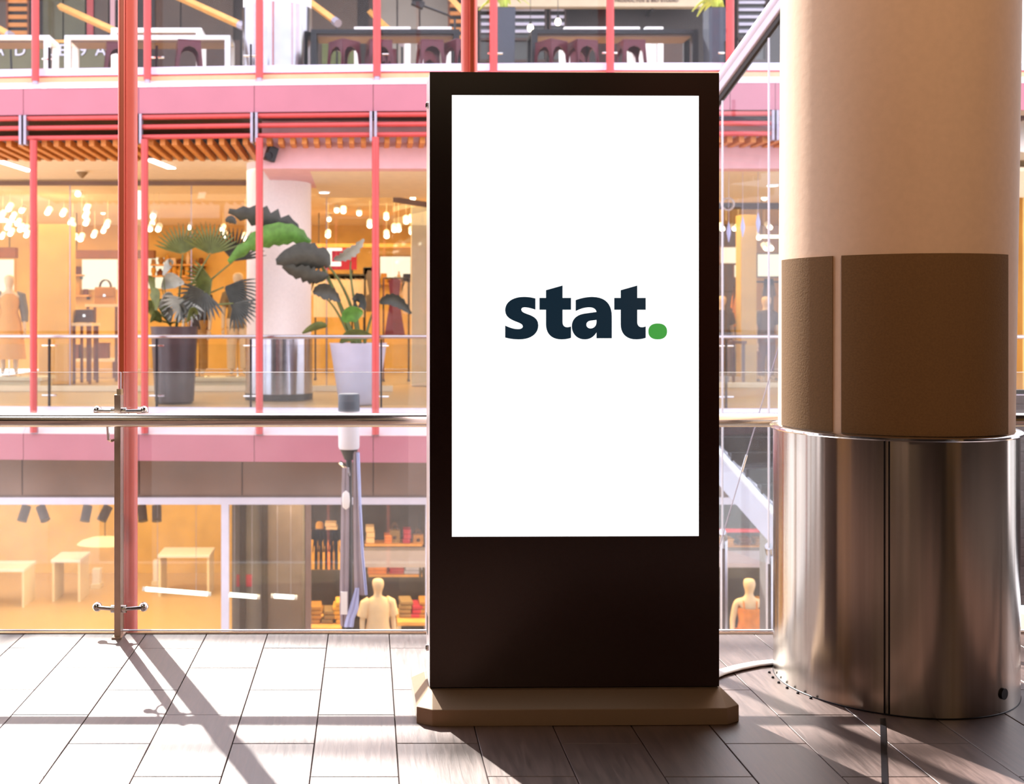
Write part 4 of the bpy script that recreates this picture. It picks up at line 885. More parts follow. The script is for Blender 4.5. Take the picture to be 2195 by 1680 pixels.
obj('diffuser', MB().tube([p0, p1], 0.03, 8), 'lamp_warm', t); obj('hanger_rod', MB().tube([((p0.x+p1.x)/2, 23.5, p0.z+.03), ((p0.x+p1.x)/2, 23.5, 3.83)], 0.008, 6), 'black_metal', t)
for i, (a, b, y0, y1, dd, m, lab, cat) in enumerate(((1574, 1594, 568, 594, 25.93, 'painted_glow', 'small lit notice board in the gap right of the display', 'notice'), (1545, 1600, 530, 564, 25.93, 'painted_glow', 'glowing orange display niche right of the display edge', 'display'), (1624, 1672, 545, 592, 29.93, 'painted_glow', 'glowing display niche beside the round column', 'display'))):
    panel('glow_panel', lab, cat, a, b, y0, y1, dd, m, frame='box_brown')  # board and niches carry their brightness as emission
for i, (px, py, w_, h, m, lab) in enumerate(((1556, 700, 26, 60, 'denim_dark', 'dark coat hanging on the rail right of the display'), (1580, 650, 24, 70, 'orange_cloth', 'orange shirt hanging in the gap right of the display'), (1648, 628, 26, 60, 'jacket_grey', 'grey coat hanging beside the round column'), (1636, 700, 24, 50, 'magenta', 'dark pink top hanging low beside the round column'))):
    garment(lab, px, py-20, 24.2, w_, h, m, None, 'shirt')
rail('clothes rail in the gap right of the display', 1540, 1596, 624, 24.24, 0)
rail('clothes rail beside the round column', 1618, 1672, 604, 24.24, 0)
plinth('dark display table in the gap right of the display', 1566, 22.2, 44, 730, 'box_brown')

# ------------------------------------------------------------------ upper terrace
UZ = LV
ub = obj('wall_terrace', MB().span((-13, 26.0, UZ), (15, 26.2, UZ+4.6)), 'dark_brown'); tag(ub, 'back wall of the upper terrace behind the cafe tables', 'wall', kind='structure')
def upan(a, b, y0, y1, m, name='panel', parent=None, d=25.9, th=0.06):
    obj(name, MB().span((xat(a, d), d, max(UZ+0.02, zat(y1, d))), (xat(b, d), d+th, zat(y0, d))), m, parent if parent else ub)
for a, b, m in ((-60, 18, 'terrace_panel'), (92, 134, 'greygreen_panel'), (137, 182, 'greygreen_panel'), (186, 200, 'red_paint'), (203, 232, 'terrace_panel'), (236, 246, 'mauve_plaster'), (334, 386, 'terrace_panel'), (389, 500, 'terrace_panel'), (668, 766, 'terrace_panel'), (790, 812, 'dark_wood'), (816, 850, 'grey_panel'), (853, 898, 'grey_panel'), (901, 960, 'grey_panel')):
    upan(a, b, -110, 190, m)
for a, b, m in ((-60, 0, 'greygreen_panel'), (92, 250, 'greygreen_panel'), (334, 515, 'dark_wood'), (690, 760, 'leaf_olive')): upan(a, b, 86, 190, m, d=25.7, th=0.05)
cv = obj('ceiling', MB().span((-11, 23.2, UZ+4.6), (15, 26.2, UZ+4.75)), 'dark_wood'); tag(cv, 'unseen canopy added to darken the back of the upper terrace', 'canopy', kind='structure')  # above the frame, added to shade the terrace back wall
# slatted wooden screen at the far end and louvred windows
scn = thing('slat_screen', 'orange slatted timber screen at the end of the upper terrace', 'screen', (xat(40, 25.4), 25.4, UZ))
for i in range(9):
    y = -70+17*i; obj('slat', MB().span((xat(18, 25.4), 25.38, zat(y+9, 25.4)), (xat(60, 25.4), 25.42, zat(y, 25.4))), 'slat_wood', scn)
for p in (16, 61): obj('stile', MB().span((xat(p, 25.4)-0.02, 25.36, UZ), (xat(p, 25.4)+0.02, 25.44, UZ+4)), 'box_brown', scn)
scn = thing('slat_screen', 'dark slatted timber screen behind the right leg of the tall white table', 'screen', (xat(975, 25.4), 25.4, UZ))
for i in range(9):
    y = -60+17*i; obj('slat', MB().span((xat(964, 25.4), 25.38, zat(y+8, 25.4)), (xat(990, 25.4), 25.42, zat(y, 25.4))), 'slat_wood', scn)
for p in (962, 992): obj('stile', MB().span((xat(p, 25.4)-0.02, 25.36, UZ), (xat(p, 25.4)+0.02, 25.44, UZ+4)), 'box_brown', scn)
for n, (a, b) in enumerate(((1030, 1050), (1103, 1168), (1180, 1210), (1582, 1640))):
    wd = thing('window_%d' % (n+2), 'terrace window with pale horizontal blind slats', 'window', (xat(a, 25.7), 25.7, UZ+1.2), kind='structure')
    for q0, q1, y0, y1 in ((a-3, a, -60, 130), (b, b+3, -60, 130), (a-3, b+3, 128, 134), (a-3, b+3, 82, 87)): obj('frame', MB().span((xat(q0, 25.7), 25.66, zat(y1, 25.7)), (xat(q1, 25.7), 25.8, zat(y0, 25.7))), 'dark_wood', wd)
    obj('pane', MB().span((xat(a, 25.7), 25.74, zat(128, 25.7)), (xat(b, 25.7), 25.76, zat(-60, 25.7))), 'shop_glass', wd)
    for i in range(8):
        y = -42+15.5*i; obj('slat', MB().box(((xat(a, 25.7)+xat(b, 25.7))/2, 25.70, zat(y, 25.7)), (xat(b, 25.7)-xat(a, 25.7)-.02, 0.07, 0.06), Matrix.Rotation(0.5, 3, 'X')), 'pale_edge', wd)
sg = thing('sign_board', 'long beige sign board with dark lettering above the terrace windows', 'sign', (xat(1250, 25.3), 25.3, zat(15, 25.3)))
obj('board', MB().span((xat(1000, 25.3), 25.3, zat(14, 25.3)), (xat(1506, 25.3), 25.5, zat(-80, 25.3))), 'beige_plaster', sg)
obj('bracket', MB().span((xat(1100, 25.3), 25.45, zat(20, 25.3)), (xat(1104, 25.3), 25.95, zat(10, 25.3))), 'black_metal', sg)
obj('bracket', MB().span((xat(1400, 25.3), 25.45, zat(20, 25.3)), (xat(1404, 25.3), 25.95, zat(10, 25.3))), 'black_metal', sg)
def text(name, body, px, py, d, hpx, m, parent, spacing=1.0, depth=0.01):
    cu = bpy.data.curves.new(name, 'FONT'); cu.body = body; cu.size = hpx*d/FPX*1.38; cu.extrude = depth; cu.space_character = spacing; cu.resolution_u = 3
    tmp = bpy.data.objects.new('tmp', cu); COL.objects.link(tmp); me = bpy.data.meshes.new_from_object(tmp.evaluated_get(bpy.context.evaluated_depsgraph_get())); bpy.data.objects.remove(tmp)
    me.transform(Matrix.Rotation(PI/2, 4, 'X')); p = at(px, py, d); org = W(parent); me.transform(Matrix.Translation(p-org)); me.materials.clear(); me.materials.append(M[m])
    o = bpy.data.objects.new(name, me); COL.objects.link(o); o.parent = parent; return o
text('lettering', 'PRODUCTOS & BIO STUDIO', 1318, 4.5, 25.28, 7.5, 'brown_panel', sg, 1.05)
hs = thing('hours_sign', 'timber screen with large pale letters behind the low white table', 'sign', (xat(120, 24.6), 24.6, UZ))
obj('board', MB().span((xat(-20, 24.6), 24.6, UZ+0.2), (xat(236, 24.6), 24.66, zat(86, 24.6))), 'greygreen_panel', hs)
obj('top_rail', MB().span((xat(-22, 24.6), 24.57, zat(92, 24.6)), (xat(238, 24.6), 24.68, zat(86, 24.6))), 'strut_wood', hs)
for p in (-18, 110, 234): obj('post', MB().span((xat(p, 24.6)-0.03, 24.6, UZ), (xat(p, 24.6)+0.03, 24.68, zat(90, 24.6))), 'box_brown', hs)
for s_, px in (('A', -14), ('D', 30), ('DE', 99), ('19', 152), ('A', 204)): text('letter', s_, px, 119, 24.58, 25, 'pale_edge', hs)
# sloping timber struts
for i, (x0, y0, x1, y1, lab) in enumerate(((200, 46, 262, 74, 'short sloping timber strut over the low white table'), (432, 16, 520, 56, 'sloping timber strut left of the steel drum column'), (674, 12, 722, 48, 'sloping timber strut right of the steel drum column'), (834, 64, 862, 90, 'sloping timber strut low behind the tall white table'), (964, -6, 1000, 34, 'sloping timber strut beside the red steel post over the display'), (-10, 58, 22, 76, 'sloping timber strut at the slatted orange screen'))):
    a, b = at(x0, y0, 22.9), at(x1, y1, 22.1); t = thing('timber_strut', lab, 'strut', b, 'sloping timber struts')
    v = (a-b).normalized(); obj('beam', MB().tube([a+v*1.5, b], 0.075, 4), 'strut_wood', t); obj('shoe', MB().tube([b-v*.06, b+v*.1], 0.085, 8), 'grey_bracket', t)
    obj('stay', MB().tube([b, (b.x, b.y+.2, UZ)], 0.02, 6), 'dark_frame', t)
# steel drum column
ux = at(592, 140, 17.35)
uc = thing('drum_column', 'thick white column with bright steel drum on the upper terrace', 'column', (ux.x, 17.6, UZ), kind='thing')
obj('shaft', MB().lathe((ux.x, 17.6, UZ), [(0.53, 0), (0.53, 4.4)], 48), 'white_plaster', uc, smooth=True)
obj('drum', MB().lathe((ux.x, 17.6, UZ), [(0.545, 0.0), (0.545, 1.12), (0.53, 1.125)], 48), 'far_steel', uc, smooth=True)
# cafe furniture
def cafe_table(label, a, b, ytop, d, z, m, dep=0.55, th=0.07):
    x0, x1 = xat(a, d), xat(b, d); zt = UZ+z
    t = thing('cafe_table', label, 'table', ((x0+x1)/2, d+dep/2, UZ))
    obj('top', MB().span((x0, d, zt-th), (x1, d+dep, zt)), m, t, bevel=0.006)
    for x in (x0+0.045, x1-0.045):
        for y in (d+0.045, d+dep-0.045): obj('leg', MB().box((x, y, UZ+(zt-th-UZ)/2), (0.09, 0.09, zt-th-UZ)), m, t)
    obj('apron', MB().span((x0+0.1, d+0.06, zt-th-0.03), (x1-0.1, d+dep-0.06, zt-th+0.01)), 'brown_panel', t)
TB = [('low white framed table left of the red steel post, on the terrace', 138, 494, 75, 17.62, .75, 'white_metal'), ('tall white framed table behind the red steel post, on the terrace', 238, 432, 40, 18.68, 1.14, 'white_metal'),
      ('white framed table at the far end of the terrace by the slat screen', -70, 106, 75, 17.62, .75, 'white_metal'), ('tall white framed table over the left edge of the display, on the terrace', 759, 880, 30, 18.68, 1.16, 'white_metal'),
      ('tall white framed table just left of the second steel post, on the terrace', 896, 968, 30, 18.68, 1.16, 'white_metal'), ('low dark framed table left of the second steel post, on the terrace', 666, 985, 66, 17.3, .76, 'dark_frame'),
      ('tall white framed table over the middle of the display, on the terrace', 1210, 1372, 32, 18.68, 1.16, 'white_metal'), ('tall white framed table over the right part of the display, on the terrace', 1384, 1422, 32, 18.68, 1.16, 'white_metal'), ('long low dark framed table over the right half of the display, on the terrace', 1140, 1497, 67, 17.3, .76, 'dark_frame')]
for a in TB: cafe_table(*a)
def stool(label, px, rot, h=.50, d=17.05):
    if px < 300: d = 17.2
    t = thing('metal_stool', label, 'stool', (xat(px, d), d, UZ), 'dark red metal stools on the terrace', local=True, rotz=rot)
    obj('seat', MB().box((0, 0, h-.012), (.35, .35, .024)), 'chair_red', t, bevel=.009)
    arch = [(-.165, h-.02), (.165, h-.02), (.21, 0), (.165, 0), (.125, h*.62), (.075, h*.76), (0, h*.81), (-.075, h*.76), (-.125, h*.62), (-.165, 0), (-.21, 0)]
    for q in range(4):
        mb = MB(); mb.prism(arch, -.172, -.160, (0, 2, 1)); mb.bm.transform(Matrix.Rotation(q*PI/2, 4, 'Z')); obj('leg_frame', mb, 'chair_red', t)
    obj('handle_slot', MB().box((0, 0, h+.001), (.10, .025, .002)), 'black_metal', t)
ST = [(252, .3, 'dark red metal stool half hidden by the red steel post, on the terrace'), (404, .25, 'dark red metal stool before the low white table right of the red steel post'), (738, .7, 'dark red metal stool turned cornerwise before the dark table left of the display'), (812, .2, 'dark red metal stool behind the slender red post left of the display'),
      (922, .15, 'dark red metal stool just left of the second steel post'), (985, .5, 'dark red metal stool partly behind the second steel post'), (1182, .6, 'dark red metal stool at the left end of the long dark table'), (1248, .3, 'dark red metal stool at the middle of the long dark table'), (1352, .1, 'dark red metal stool at the long dark table, nearest the round column')]
for px, r_, lab in ST: stool(lab, px, r_)
for i, (px, d) in enumerate(((826, 19.6), (918, 19.6), (1236, 19.6), (1366, 19.6))):
    stool(('tall red bar stool behind the tall white table over the left display edge', 'tall red bar stool behind the white table left of the second steel post', 'tall red bar stool behind the tall white table over the display middle', 'tall red bar stool behind the tall white table over the right part of the display')[i], px, .1, .98, d)
for i in range(10):
    px, py, d = ((62, 62, 18), (96, 30, 18), (186, 92, 17.9), (248, 96, 17.9), (330, 95, 17.9), (300, 116, 17.9), (1196, 47, 22), (1137, 60, 22), (688, 108, 18.8), (712, 112, 18.8))[i]
    p = at(px, py, d)
    if i in (6, 7):
        t = thing('pendant_bulb', ('glowing bulb hanging at the terrace window over the display', 'lower glowing bulb beside the blinds over the display')[i-6], 'light', p, 'terrace pendant bulbs')
        obj('bulb', MB().ball(p, .06, (1, 1, 1.2)), 'lamp_warm', t, smooth=True); obj('cord', MB().tube([p+Vector((0, 0, .06)), (p.x, p.y, UZ+4.3)], .006, 5), 'black_metal', t); obj('socket', MB().tube([p+Vector((0, 0, .05)), p+Vector((0, 0, .13))], .025, 8), 'black_metal', t)
for px, y0, d, lab in ((1080, 22, 17.4, 'slate planter box with lime plant at the second steel post'), (1535, 22, 17.0, 'tall slate planter box with lime plant near the round column')):
    x = xat(px, d); z1 = zat(y0, d); hw_ = .15
    t = thing('planter', lab, 'planter', (x, d, UZ))
    obj('box', MB().box((x, d, (UZ+z1)/2), (2*hw_*.95, 2*hw_*.95, z1-UZ), taper=(1.12, 1.12)), 'slate_box', t, bevel=.006)
    obj('soil', MB().box((x, d, z1), (2*hw_, 2*hw_, .02)), 'soil', t)
    for i in range(26):
        a = R.uniform(0, 2*PI); l = R.uniform(.35, .75); el = R.uniform(.2, 1.4)
        tip = Vector((x+l*math.cos(el)*math.cos(a), d+l*math.cos(el)*math.sin(a), z1+l*math.sin(el)-.1)); base = Vector((x+.05*math.cos(a), d+.05*math.sin(a), z1))
        blade([base, base+Vector((0, 0, .25)), (base+tip)/2+Vector((0, 0, .2)), tip], .035, (-math.sin(a), math.cos(a), .1), 'leaf_lime', t, n=6)
# pale wall shelf lights, dark desk at the right
o = thing('bar_counter', 'dark patterned bar counter at the right end of the terrace', 'counter', (xat(1440, 20.5), 20.5, UZ))
obj('front', MB().span((xat(1420, 20.5), 20.5, UZ), (xat(1484, 20.5), 20.9, zat(84, 20.5))), 'dark_wood', o); obj('top', MB().span((xat(1416, 20.5), 20.45, zat(84, 20.5)), (xat(1488, 20.5), 20.95, zat(80, 20.5))), 'strut_wood', o)
cm = at(896, 8, 20.0); t = thing('floodlight', 'black floodlight on an arm over the tall white table', 'light', (cm.x, cm.y, cm.z-.1))
obj('head', MB().box(cm, (.22, .14, .12), Matrix.Rotation(.4, 3, 'Y')), 'black_metal', t, bevel=.01); obj('arm', MB().tube([cm, at(955, 30, 20.3), at(975, 40, 20.6), (xat(975, 20.6), 20.6, UZ)], .022, 6), 'black_metal', t); obj('visor', MB().box(cm+Vector((-.02, -.08, .05)), (.2, .1, .01)), 'black_metal', t)

# ------------------------------------------------------------------ lower storey
LZ = -4.98; LD = 16.9
wh = obj('wall_header', MB().span((-10, LD-0.02, -1.37), (9, LD+0.2, -0.55)), 'brown_panel'); tag(wh, 'brown band above the lower shopfront', 'wall', kind='structure')
for a, b in ((-460, 50), (50, 300), (300, 520), (520, 800), (800, 1200), (1200, 1720)):
    obj('panel', MB().span((xat(a, LD)+.01, LD-0.05, -1.33), (xat(b, LD)-.01, LD-0.01, -0.78)), 'brown_panel', wh)
lw = thing('window_6', 'shopfront of the lower storey seen through the glass balustrade', 'shop window', (0, LD, LZ), kind='structure')
obj('transom', MB().span((-10, LD-0.06, -1.475), (9, LD+0.06, -1.37)), 'pale_edge', lw)
for a, b, m in ((475, 491, 'pale_edge'), (655, 667, 'brown_panel'), (912, 920, 'pale_edge'), (1250, 1262, 'pale_edge'), (-210, -196, 'pale_edge')):
    obj('mullion', MB().span((xat(a, LD), LD-0.05, LZ), (xat(b, LD), LD+0.05, -1.475)), m, lw)
for a, b in ((-500, -196), (-196, 105), (105, 475), (491, 655), (667, 912), (920, 1250), (1262, 1720)):
    obj('pane', MB().span((xat(a, LD)+.004, LD-.006, LZ+.02), (xat(b, LD)-.004, LD+.006, -1.475)), 'shop_glass', lw)
o = obj('ceiling', MB().span((-11, 17.1, -1.30), (9, 29, -1.20)), 'beige_plaster'); tag(o, 'ceiling of the lower shop', 'ceiling', kind='structure')
o = obj('wall_far', MB().span((-11, 28, LZ), (9, 28.2, -1.3)), 'amber_wall'); tag(o, 'tan back wall of the lower shop', 'wall', kind='structure')
pt = obj('wall_partition', MB().span((xat(497, 19), 19.0, LZ), (xat(652, 19), 19.15, -1.3)), 'grey_concrete'); tag(pt, 'grey partition in the lower shop beside the pale mullion', 'wall', kind='structure')
for p in (520, 567): obj('batten', MB().span((xat(p, 18.9)-.05, 18.9, LZ), (xat(p, 18.9)+.05, 19.0, -1.3)), 'dark_brown', pt)
obj('panel', MB().span((xat(571, 18.97), 18.97, LZ+1.0), (xat(648, 18.97), 19.0, -1.5)), 'jacket_grey', pt)
obj('panel', MB().span((xat(507, 18.97), 18.97, -3.2), (xat(540, 18.97), 19.0, -3.0)), 'magenta', pt)
o = obj('wall_lower', MB().span((xat(664, 24), 21.5, LZ), (9, 21.7, -1.3)), 'dark_brown'); tag(o, 'dark wall behind the clothes of the lower shop', 'wall', kind='structure')
for i, (px, tilt) in enumerate(((52, .2), (92, -.5), (185, .1), (225, .4), (305, -.2), (336, -.1))):
    lab = ('first', 'second', 'third', 'fourth', 'fifth', 'sixth')
    x = xat(px, 17.7); z = zat(1100, 17.7)
    t = thing('track_spot', lab[i]+' dark ceiling spot of the lower shop, counted from the end away from the display', 'light', (x, 17.7, z-.1), 'dark spots of the lower shop')
    r_ = Matrix.Rotation(tilt, 3, 'Y'); ax = r_ @ Vector((0, .05, .11)); c0 = Vector((x, 17.7, z))
    obj('can', MB().tube([c0-ax, c0+ax], .075, 14), 'jacket_grey', t, smooth=True); obj('stem', MB().tube([c0+ax*.5, (x, 17.75, -1.3)], .015, 6), 'dark_frame', t); obj('lens_ring', MB().tube([c0-ax*1.05, c0-ax], .08, 14), 'black_metal', t)
for i, (a, y0, b, y1, lab) in enumerate(((310, 1262, 448, 1273, 'long white tube light of the lower shop beside the red steel post'), (490, 1274, 553, 1279, 'short white tube light of the lower shop right of the pale mullion'), (585, 1277, 633, 1280, 'shortest white tube light of the lower shop, toward the lamp post'))):
    p0, p1 = at(a, y0, 17.6), at(b, y1, 17.6); t = thing('tube_light', lab, 'light', (p0+p1)/2, 'white tube lights of the lower shop')
    obj('tube', MB().tube([p0, p1], .032, 10), 'lamp_white', t, smooth=True)
    obj('cap', MB().tube([p0-(p1-p0).normalized()*.03, p0+(p1-p0).normalized()*.02], .036, 10), 'white_metal', t); obj('cap', MB().tube([p1-(p1-p0).normalized()*.02, p1+(p1-p0).normalized()*.03], .036, 10), 'white_metal', t)
    obj('wire', MB().tube([(p0*.8+p1*.2), ((p0*.8+p1*.2).x, 17.6, -1.3)], .004, 5), 'grey_bracket', t); obj('wire', MB().tube([(p0*.2+p1*.8), ((p0*.2+p1*.8).x, 17.6, -1.3)], .004, 5), 'grey_bracket', t)
def ltable(label, px, d, wpx, h, m='white_plastic'):
    w_ = wpx*d/FPX; x = xat(px, d); t = thing('display_table', label, 'table', (x, d, LZ))
    obj('top', MB().box((x, d, LZ+h-.03), (w_, .9, .06)), m, t, bevel=.006)
    for sx_ in (-1, 1): obj('side_panel', MB().box((x+sx_*(w_/2-.04), d, LZ+(h-.06)/2), (.05, .8, h-.06)), 'beige_plaster', t)
for a in (('white display table at the far end of the lower shop', 20, 25.0, 90, .85), ('white display table in the lower shop left of the balustrade post', 152, 25.5, 62, .95), ('white display table in the lower shop right of the red steel post', 400, 26.0, 110, .95)): ltable(*a)
for i, (px, y0, y1, d, w_) in enumerate(((208, 1218, 1262, 26.5, 16), (335, 1200, 1258, 26.8, 10))):
    x = xat(px, d); t = thing('display_pillar', ('pale display pillar beside the lower shop tables', 'thin pale display pillar right of the red steel post')[i], 'pillar', (x, d, LZ))
    obj('plinth', MB().box((x, d, LZ+.05), (w_*d/FPX+.06, .3, .1)), 'beige_plaster', t); obj('column', MB().span((x-w_*d/FPX/2, d-.1, LZ+.1), (x+w_*d/FPX/2, d+.1, zat(y0, d))), 'white_plaster', t)
t = thing('hanging_canopy', 'pale curved canopy in the lower shop left of the balustrade post', 'canopy', (xat(215, 25), 25, zat(1166, 25)))
obj('shell', MB().lathe((xat(225, 25), 25, zat(1166, 25)), [(.62, 0), (.52, .08), (.30, .15), (.02, .18)], 28, sy=.6), 'shirt_pale', t, smooth=True); obj('wire', MB().tube([(xat(225, 25), 25, zat(1150, 25)), (xat(225, 25), 25, -1.3)], .01, 6), 'black_metal', t)
platform('pale display platform under the mannequin in the cream tee', 810, 17.6, 1.1, .9, LZ, LZ+.42)
mannequin('mannequin in a cream tee shirt in the lower shop left of the display', (xat(810, 17.6), 17.6, LZ+.42), 1.0, .25, 'tee_cream', 'tee_cream', 'tee')
platform('pale display platform under the mannequin in the orange strap top', 1606, 17.6, 1.1, .9, LZ, LZ+.42)
mannequin('mannequin in an orange strap top in the lower shop right of the display', (xat(1606, 17.6), 17.6, LZ+.42), 1.0, -.15, 'orange_cloth', 'orange_cloth', 'strap')
rail('tall clothes rail of golden jackets in the lower shop', 664, 734, 1150, 19.6, LZ)
for i, px in enumerate((672, 683, 694, 705, 716, 726)):
    garment(('golden', 'ochre', 'dark gold', 'honey coloured', 'amber', 'bright gold')[i]+' jacket on the tall rail of the lower shop', px, 1154, 19.6, 26, 66, ('shirt_gold', 'leather_tan', 'shirt_gold', 'orange_cloth', 'leather_tan', 'shirt_gold')[i], 'golden jackets on the rail', 'shirt')
def lshelf(label, a, b, y, d, goods):
    x0, x1, z = xat(a, d), xat(b, d), zat(y, d); t = thing('shelf_unit', label, 'shelf', ((x0+x1)/2, d, LZ))
    obj('board', MB().span((x0, d, z-.04), (x1, d+.4, z)), 'strut_wood', t)
    for x in (x0+.02, x1-.02): obj('upright', MB().span((x-.02, d+.35, LZ), (x+.02, d+.4, z+.5)), 'black_metal', t)
    for (px, w_, h, m, nm, lb) in goods:
        u = d/FPX; x = xat(px, d)
        if nm == 'handbag': handbag(lb, px, y-h/2, d+.2, w_, h, m)
        else:
            q = thing(nm, lb, nm.replace('_', ' ').split(' ')[-1], (x, d+.2, z)); mb = MB()
            if nm == 'felt_hat': mb.lathe((x, d+.2, z), [(w_*u*.5, 0), (w_*u*.48, .02), (w_*u*.28, .03), (w_*u*.26, h*u*.8), (w_*u*.15, h*u)], 20); obj('crown', mb, m, q, smooth=True); obj('band', MB().lathe((x, d+.2, z+.035), [(w_*u*.285, 0), (w_*u*.28, .05)], 20, caps=False), 'leather_dark', q)
            else:
                for j in range(3): obj('layer', MB().box((x+R.uniform(-.02, .02), d+.2, z+h*u*(j+.5)/3), (w_*u, .3, h*u/3-.006)), m, q, bevel=.012)
lshelf('high shelf of hats in the lower shop left of the display', 664, 722, 1146, 20.4, [(684, 32, 24, 'shirt_gold', 'felt_hat', 'golden felt hat on the high shelf over the gold jackets'), (710, 24, 24, 'tee_cream', 'folded_clothes', 'pale folded clothes on the high shelf over the gold jackets')])
lshelf('long shelf of bags in the lower shop at the left display edge', 782, 905, 1166, 20.4, [(795, 18, 36, 'tee_cream', 'folded_clothes', 'cream folded clothes on the bag shelf by the lamp post'), (846, 24, 32, 'khaki', 'handbag', 'khaki handbag on the long shelf of the lower shop'), (872, 16, 30, 'magenta', 'folded_clothes', 'magenta folded clothes on the bag shelf'), (896, 24, 22, 'leather_tan', 'handbag', 'tan handbag on the long shelf beside the display edge'), (832, 16, 18, 'orange_cloth', 'folded_clothes', 'orange folded clothes on the bag shelf')])
def ltab2(label, px, d, wpx, ytop, goods):
    z = zat(ytop, d); ltable(label, px, d, wpx, z-LZ, 'strut_wood')
    for (gx, w_, n, m, lb) in goods:
        u = d/FPX; x = xat(gx, d); q = thing('folded_clothes', lb, 'clothes', (x, d, z), 'folded clothes of the lower shop')
        for j in range(n): obj('layer', MB().box((x+R.uniform(-.03, .03), d, z+.035+.07*j), (w_*u, .4, .062), Matrix.Rotation(R.uniform(-.1, .1), 3, 'Z')), m, q, bevel=.015)
ltab2('wooden table of folded clothes below the golden jackets', 696, 18.4, 74, 1330, [(676, 26, 4, 'leather_tan', 'tan folded clothes below the golden jackets'), (704, 24, 3, 'khaki', 'khaki folded clothes below the golden jackets'), (726, 18, 5, 'shirt_gold', 'golden folded clothes beside the lamp post banners')])
ltab2('wooden table of folded clothes between the cream mannequin and the display', 885, 18.8, 70, 1318, [(868, 26, 4, 'khaki', 'khaki folded clothes beside the cream mannequin'), (892, 22, 3, 'magenta', 'magenta folded clothes near the display edge'), (910, 18, 4, 'leather_tan', 'tan folded clothes near the display edge')])
lshelf('middle shelf of colourful goods behind the cream mannequin', 790, 905, 1232, 21.05, [(808, 40, 24, 'orange_cloth', 'folded_clothes', 'orange folded clothes behind the head of the cream mannequin'), (850, 30, 18, 'magenta', 'folded_clothes', 'magenta folded clothes behind the cream mannequin'), (885, 36, 24, 'banner_blue', 'folded_clothes', 'pale blue folded clothes behind the cream mannequin')])
lshelf('shelf of golden goods in the lower shop right of the display', 1535, 1652, 1170, 20.2, [(1560, 30, 14, 'shirt_gold', 'folded_clothes', 'golden folded clothes on the lower shelf right of the display'), (1600, 26, 16, 'box_brown', 'folded_clothes', 'brown folded clothes on the lower shelf right of the display'), (1636, 24, 14, 'leather_tan', 'folded_clothes', 'tan folded clothes on the lower shelf beside the steel skirt')])
ltab2('wooden table of clothes behind the orange top mannequin', 1640, 19.0, 60, 1318, [(1628, 22, 4, 'leather_tan', 'tan folded clothes behind the orange top mannequin'), (1652, 18, 3, 'tee_cream', 'cream folded clothes behind the orange top mannequin')])
bm_ = obj('trim_5', MB().span((xat(776, 19.4), 19.4, zat(1216, 19.4)), (xat(1720, 19.4), 19.7, zat(1180, 19.4))), 'grey_bracket'); tag(bm_, 'grey horizontal beam across the lower shop', 'beam', kind='structure')
bm_ = obj('trim_6', MB().span((xat(1500, 19.0), 19.0, zat(1141, 19.0)), (xat(1720, 19.0), 19.1, zat(1135, 19.0))), 'magenta'); tag(bm_, 'thin red bar across the lower shop right of the display', 'bar', kind='structure')

# ------------------------------------------------------------------ lamp post in the atrium
ld = 10.0; lx = xat(748, ld)
lp = thing('lamp_post', 'lamp post with frosted cylinder head and grey banners behind the glass', 'lamp', (lx, ld, LZ))
Zl = lambda y: zat(y, ld)
obj('pole', MB().tube([(lx, ld, LZ), (lx, ld, Zl(966))], [.05, .026], 16), 'black_metal', lp, smooth=True)
obj('base_plate', MB().lathe((lx, ld, LZ), [(.16, 0), (.16, .02), (.06, .06)], 20), 'black_metal', lp)
obj('diffuser', MB().lathe((lx, ld, Zl(962)), [(.085, 0), (.094, .02), (.094, .335)], 28), 'frosted', lp, smooth=True)
obj('cap', MB().lathe((lx, ld, Zl(881)), [(.096, 0), (.096, .14), (.086, .155)], 28), 'slate_box', lp, smooth=True)
obj('collar', MB().lathe((lx, ld, Zl(985)), [(.04, 0), (.06, .05), (.085, .10)], 20), 'black_metal', lp, smooth=True)
ar = obj('banner_arm', MB().tube([(lx-.08, ld-.02, Zl(990)), (lx-.01, ld-.05, Zl(1004)), (lx, ld-.05, Zl(1018))], .018, 8), 'chrome', lp, smooth=True)
def cloth(px, m, name, dy, lab):
    rows = []
    for i, (y, a, b) in enumerate(px):
        n = 8; rows.append([(xat(a+(b-a)*k/n, ld), ld+dy+.007*math.sin(k*1.7+i*.5), Zl(y)) for k in range(n+1)])
    o = obj(name, MB().quadstrip(rows), m, lp, smooth=True, solid=.005); o['label'] = lab
cloth([(1000, 734, 747), (1060, 732, 748), (1180, 730, 748), (1300, 729, 747), (1338, 731, 746)], 'banner_cloth', 'banner', -.06, 'grey brown hanging banner')
cloth([(966, 757, 769), (1080, 757, 773), (1180, 758, 779), (1272, 760, 786)], 'banner_cloth', 'banner', -.05, 'grey banner with pale blue edge')
cloth([(968, 764, 770), (1080, 769, 774), (1180, 775, 779), (1270, 783, 787)], 'banner_blue', 'banner_border', -.075, 'pale blue edge of the banner')
cloth([(1255, 762, 769), (1300, 748, 768), (1320, 742, 760), (1338, 738, 758)], 'banner_blue', 'banner_tail', -.085, 'pale blue lower end of the banner')
obj('label_card', MB().span((xat(731, ld), ld-.11, Zl(1310)), (xat(745, ld), ld-.10, Zl(1262))), 'white_plastic', lp)
obj('round_tag', MB().lathe((xat(742, ld), ld-.10, Zl(1068)), [(.001, -.085), (.03, -.06), (.036, 0), (.03, .06), (.001, .085)], 14, sy=.25), 'white_plastic', lp, smooth=True)

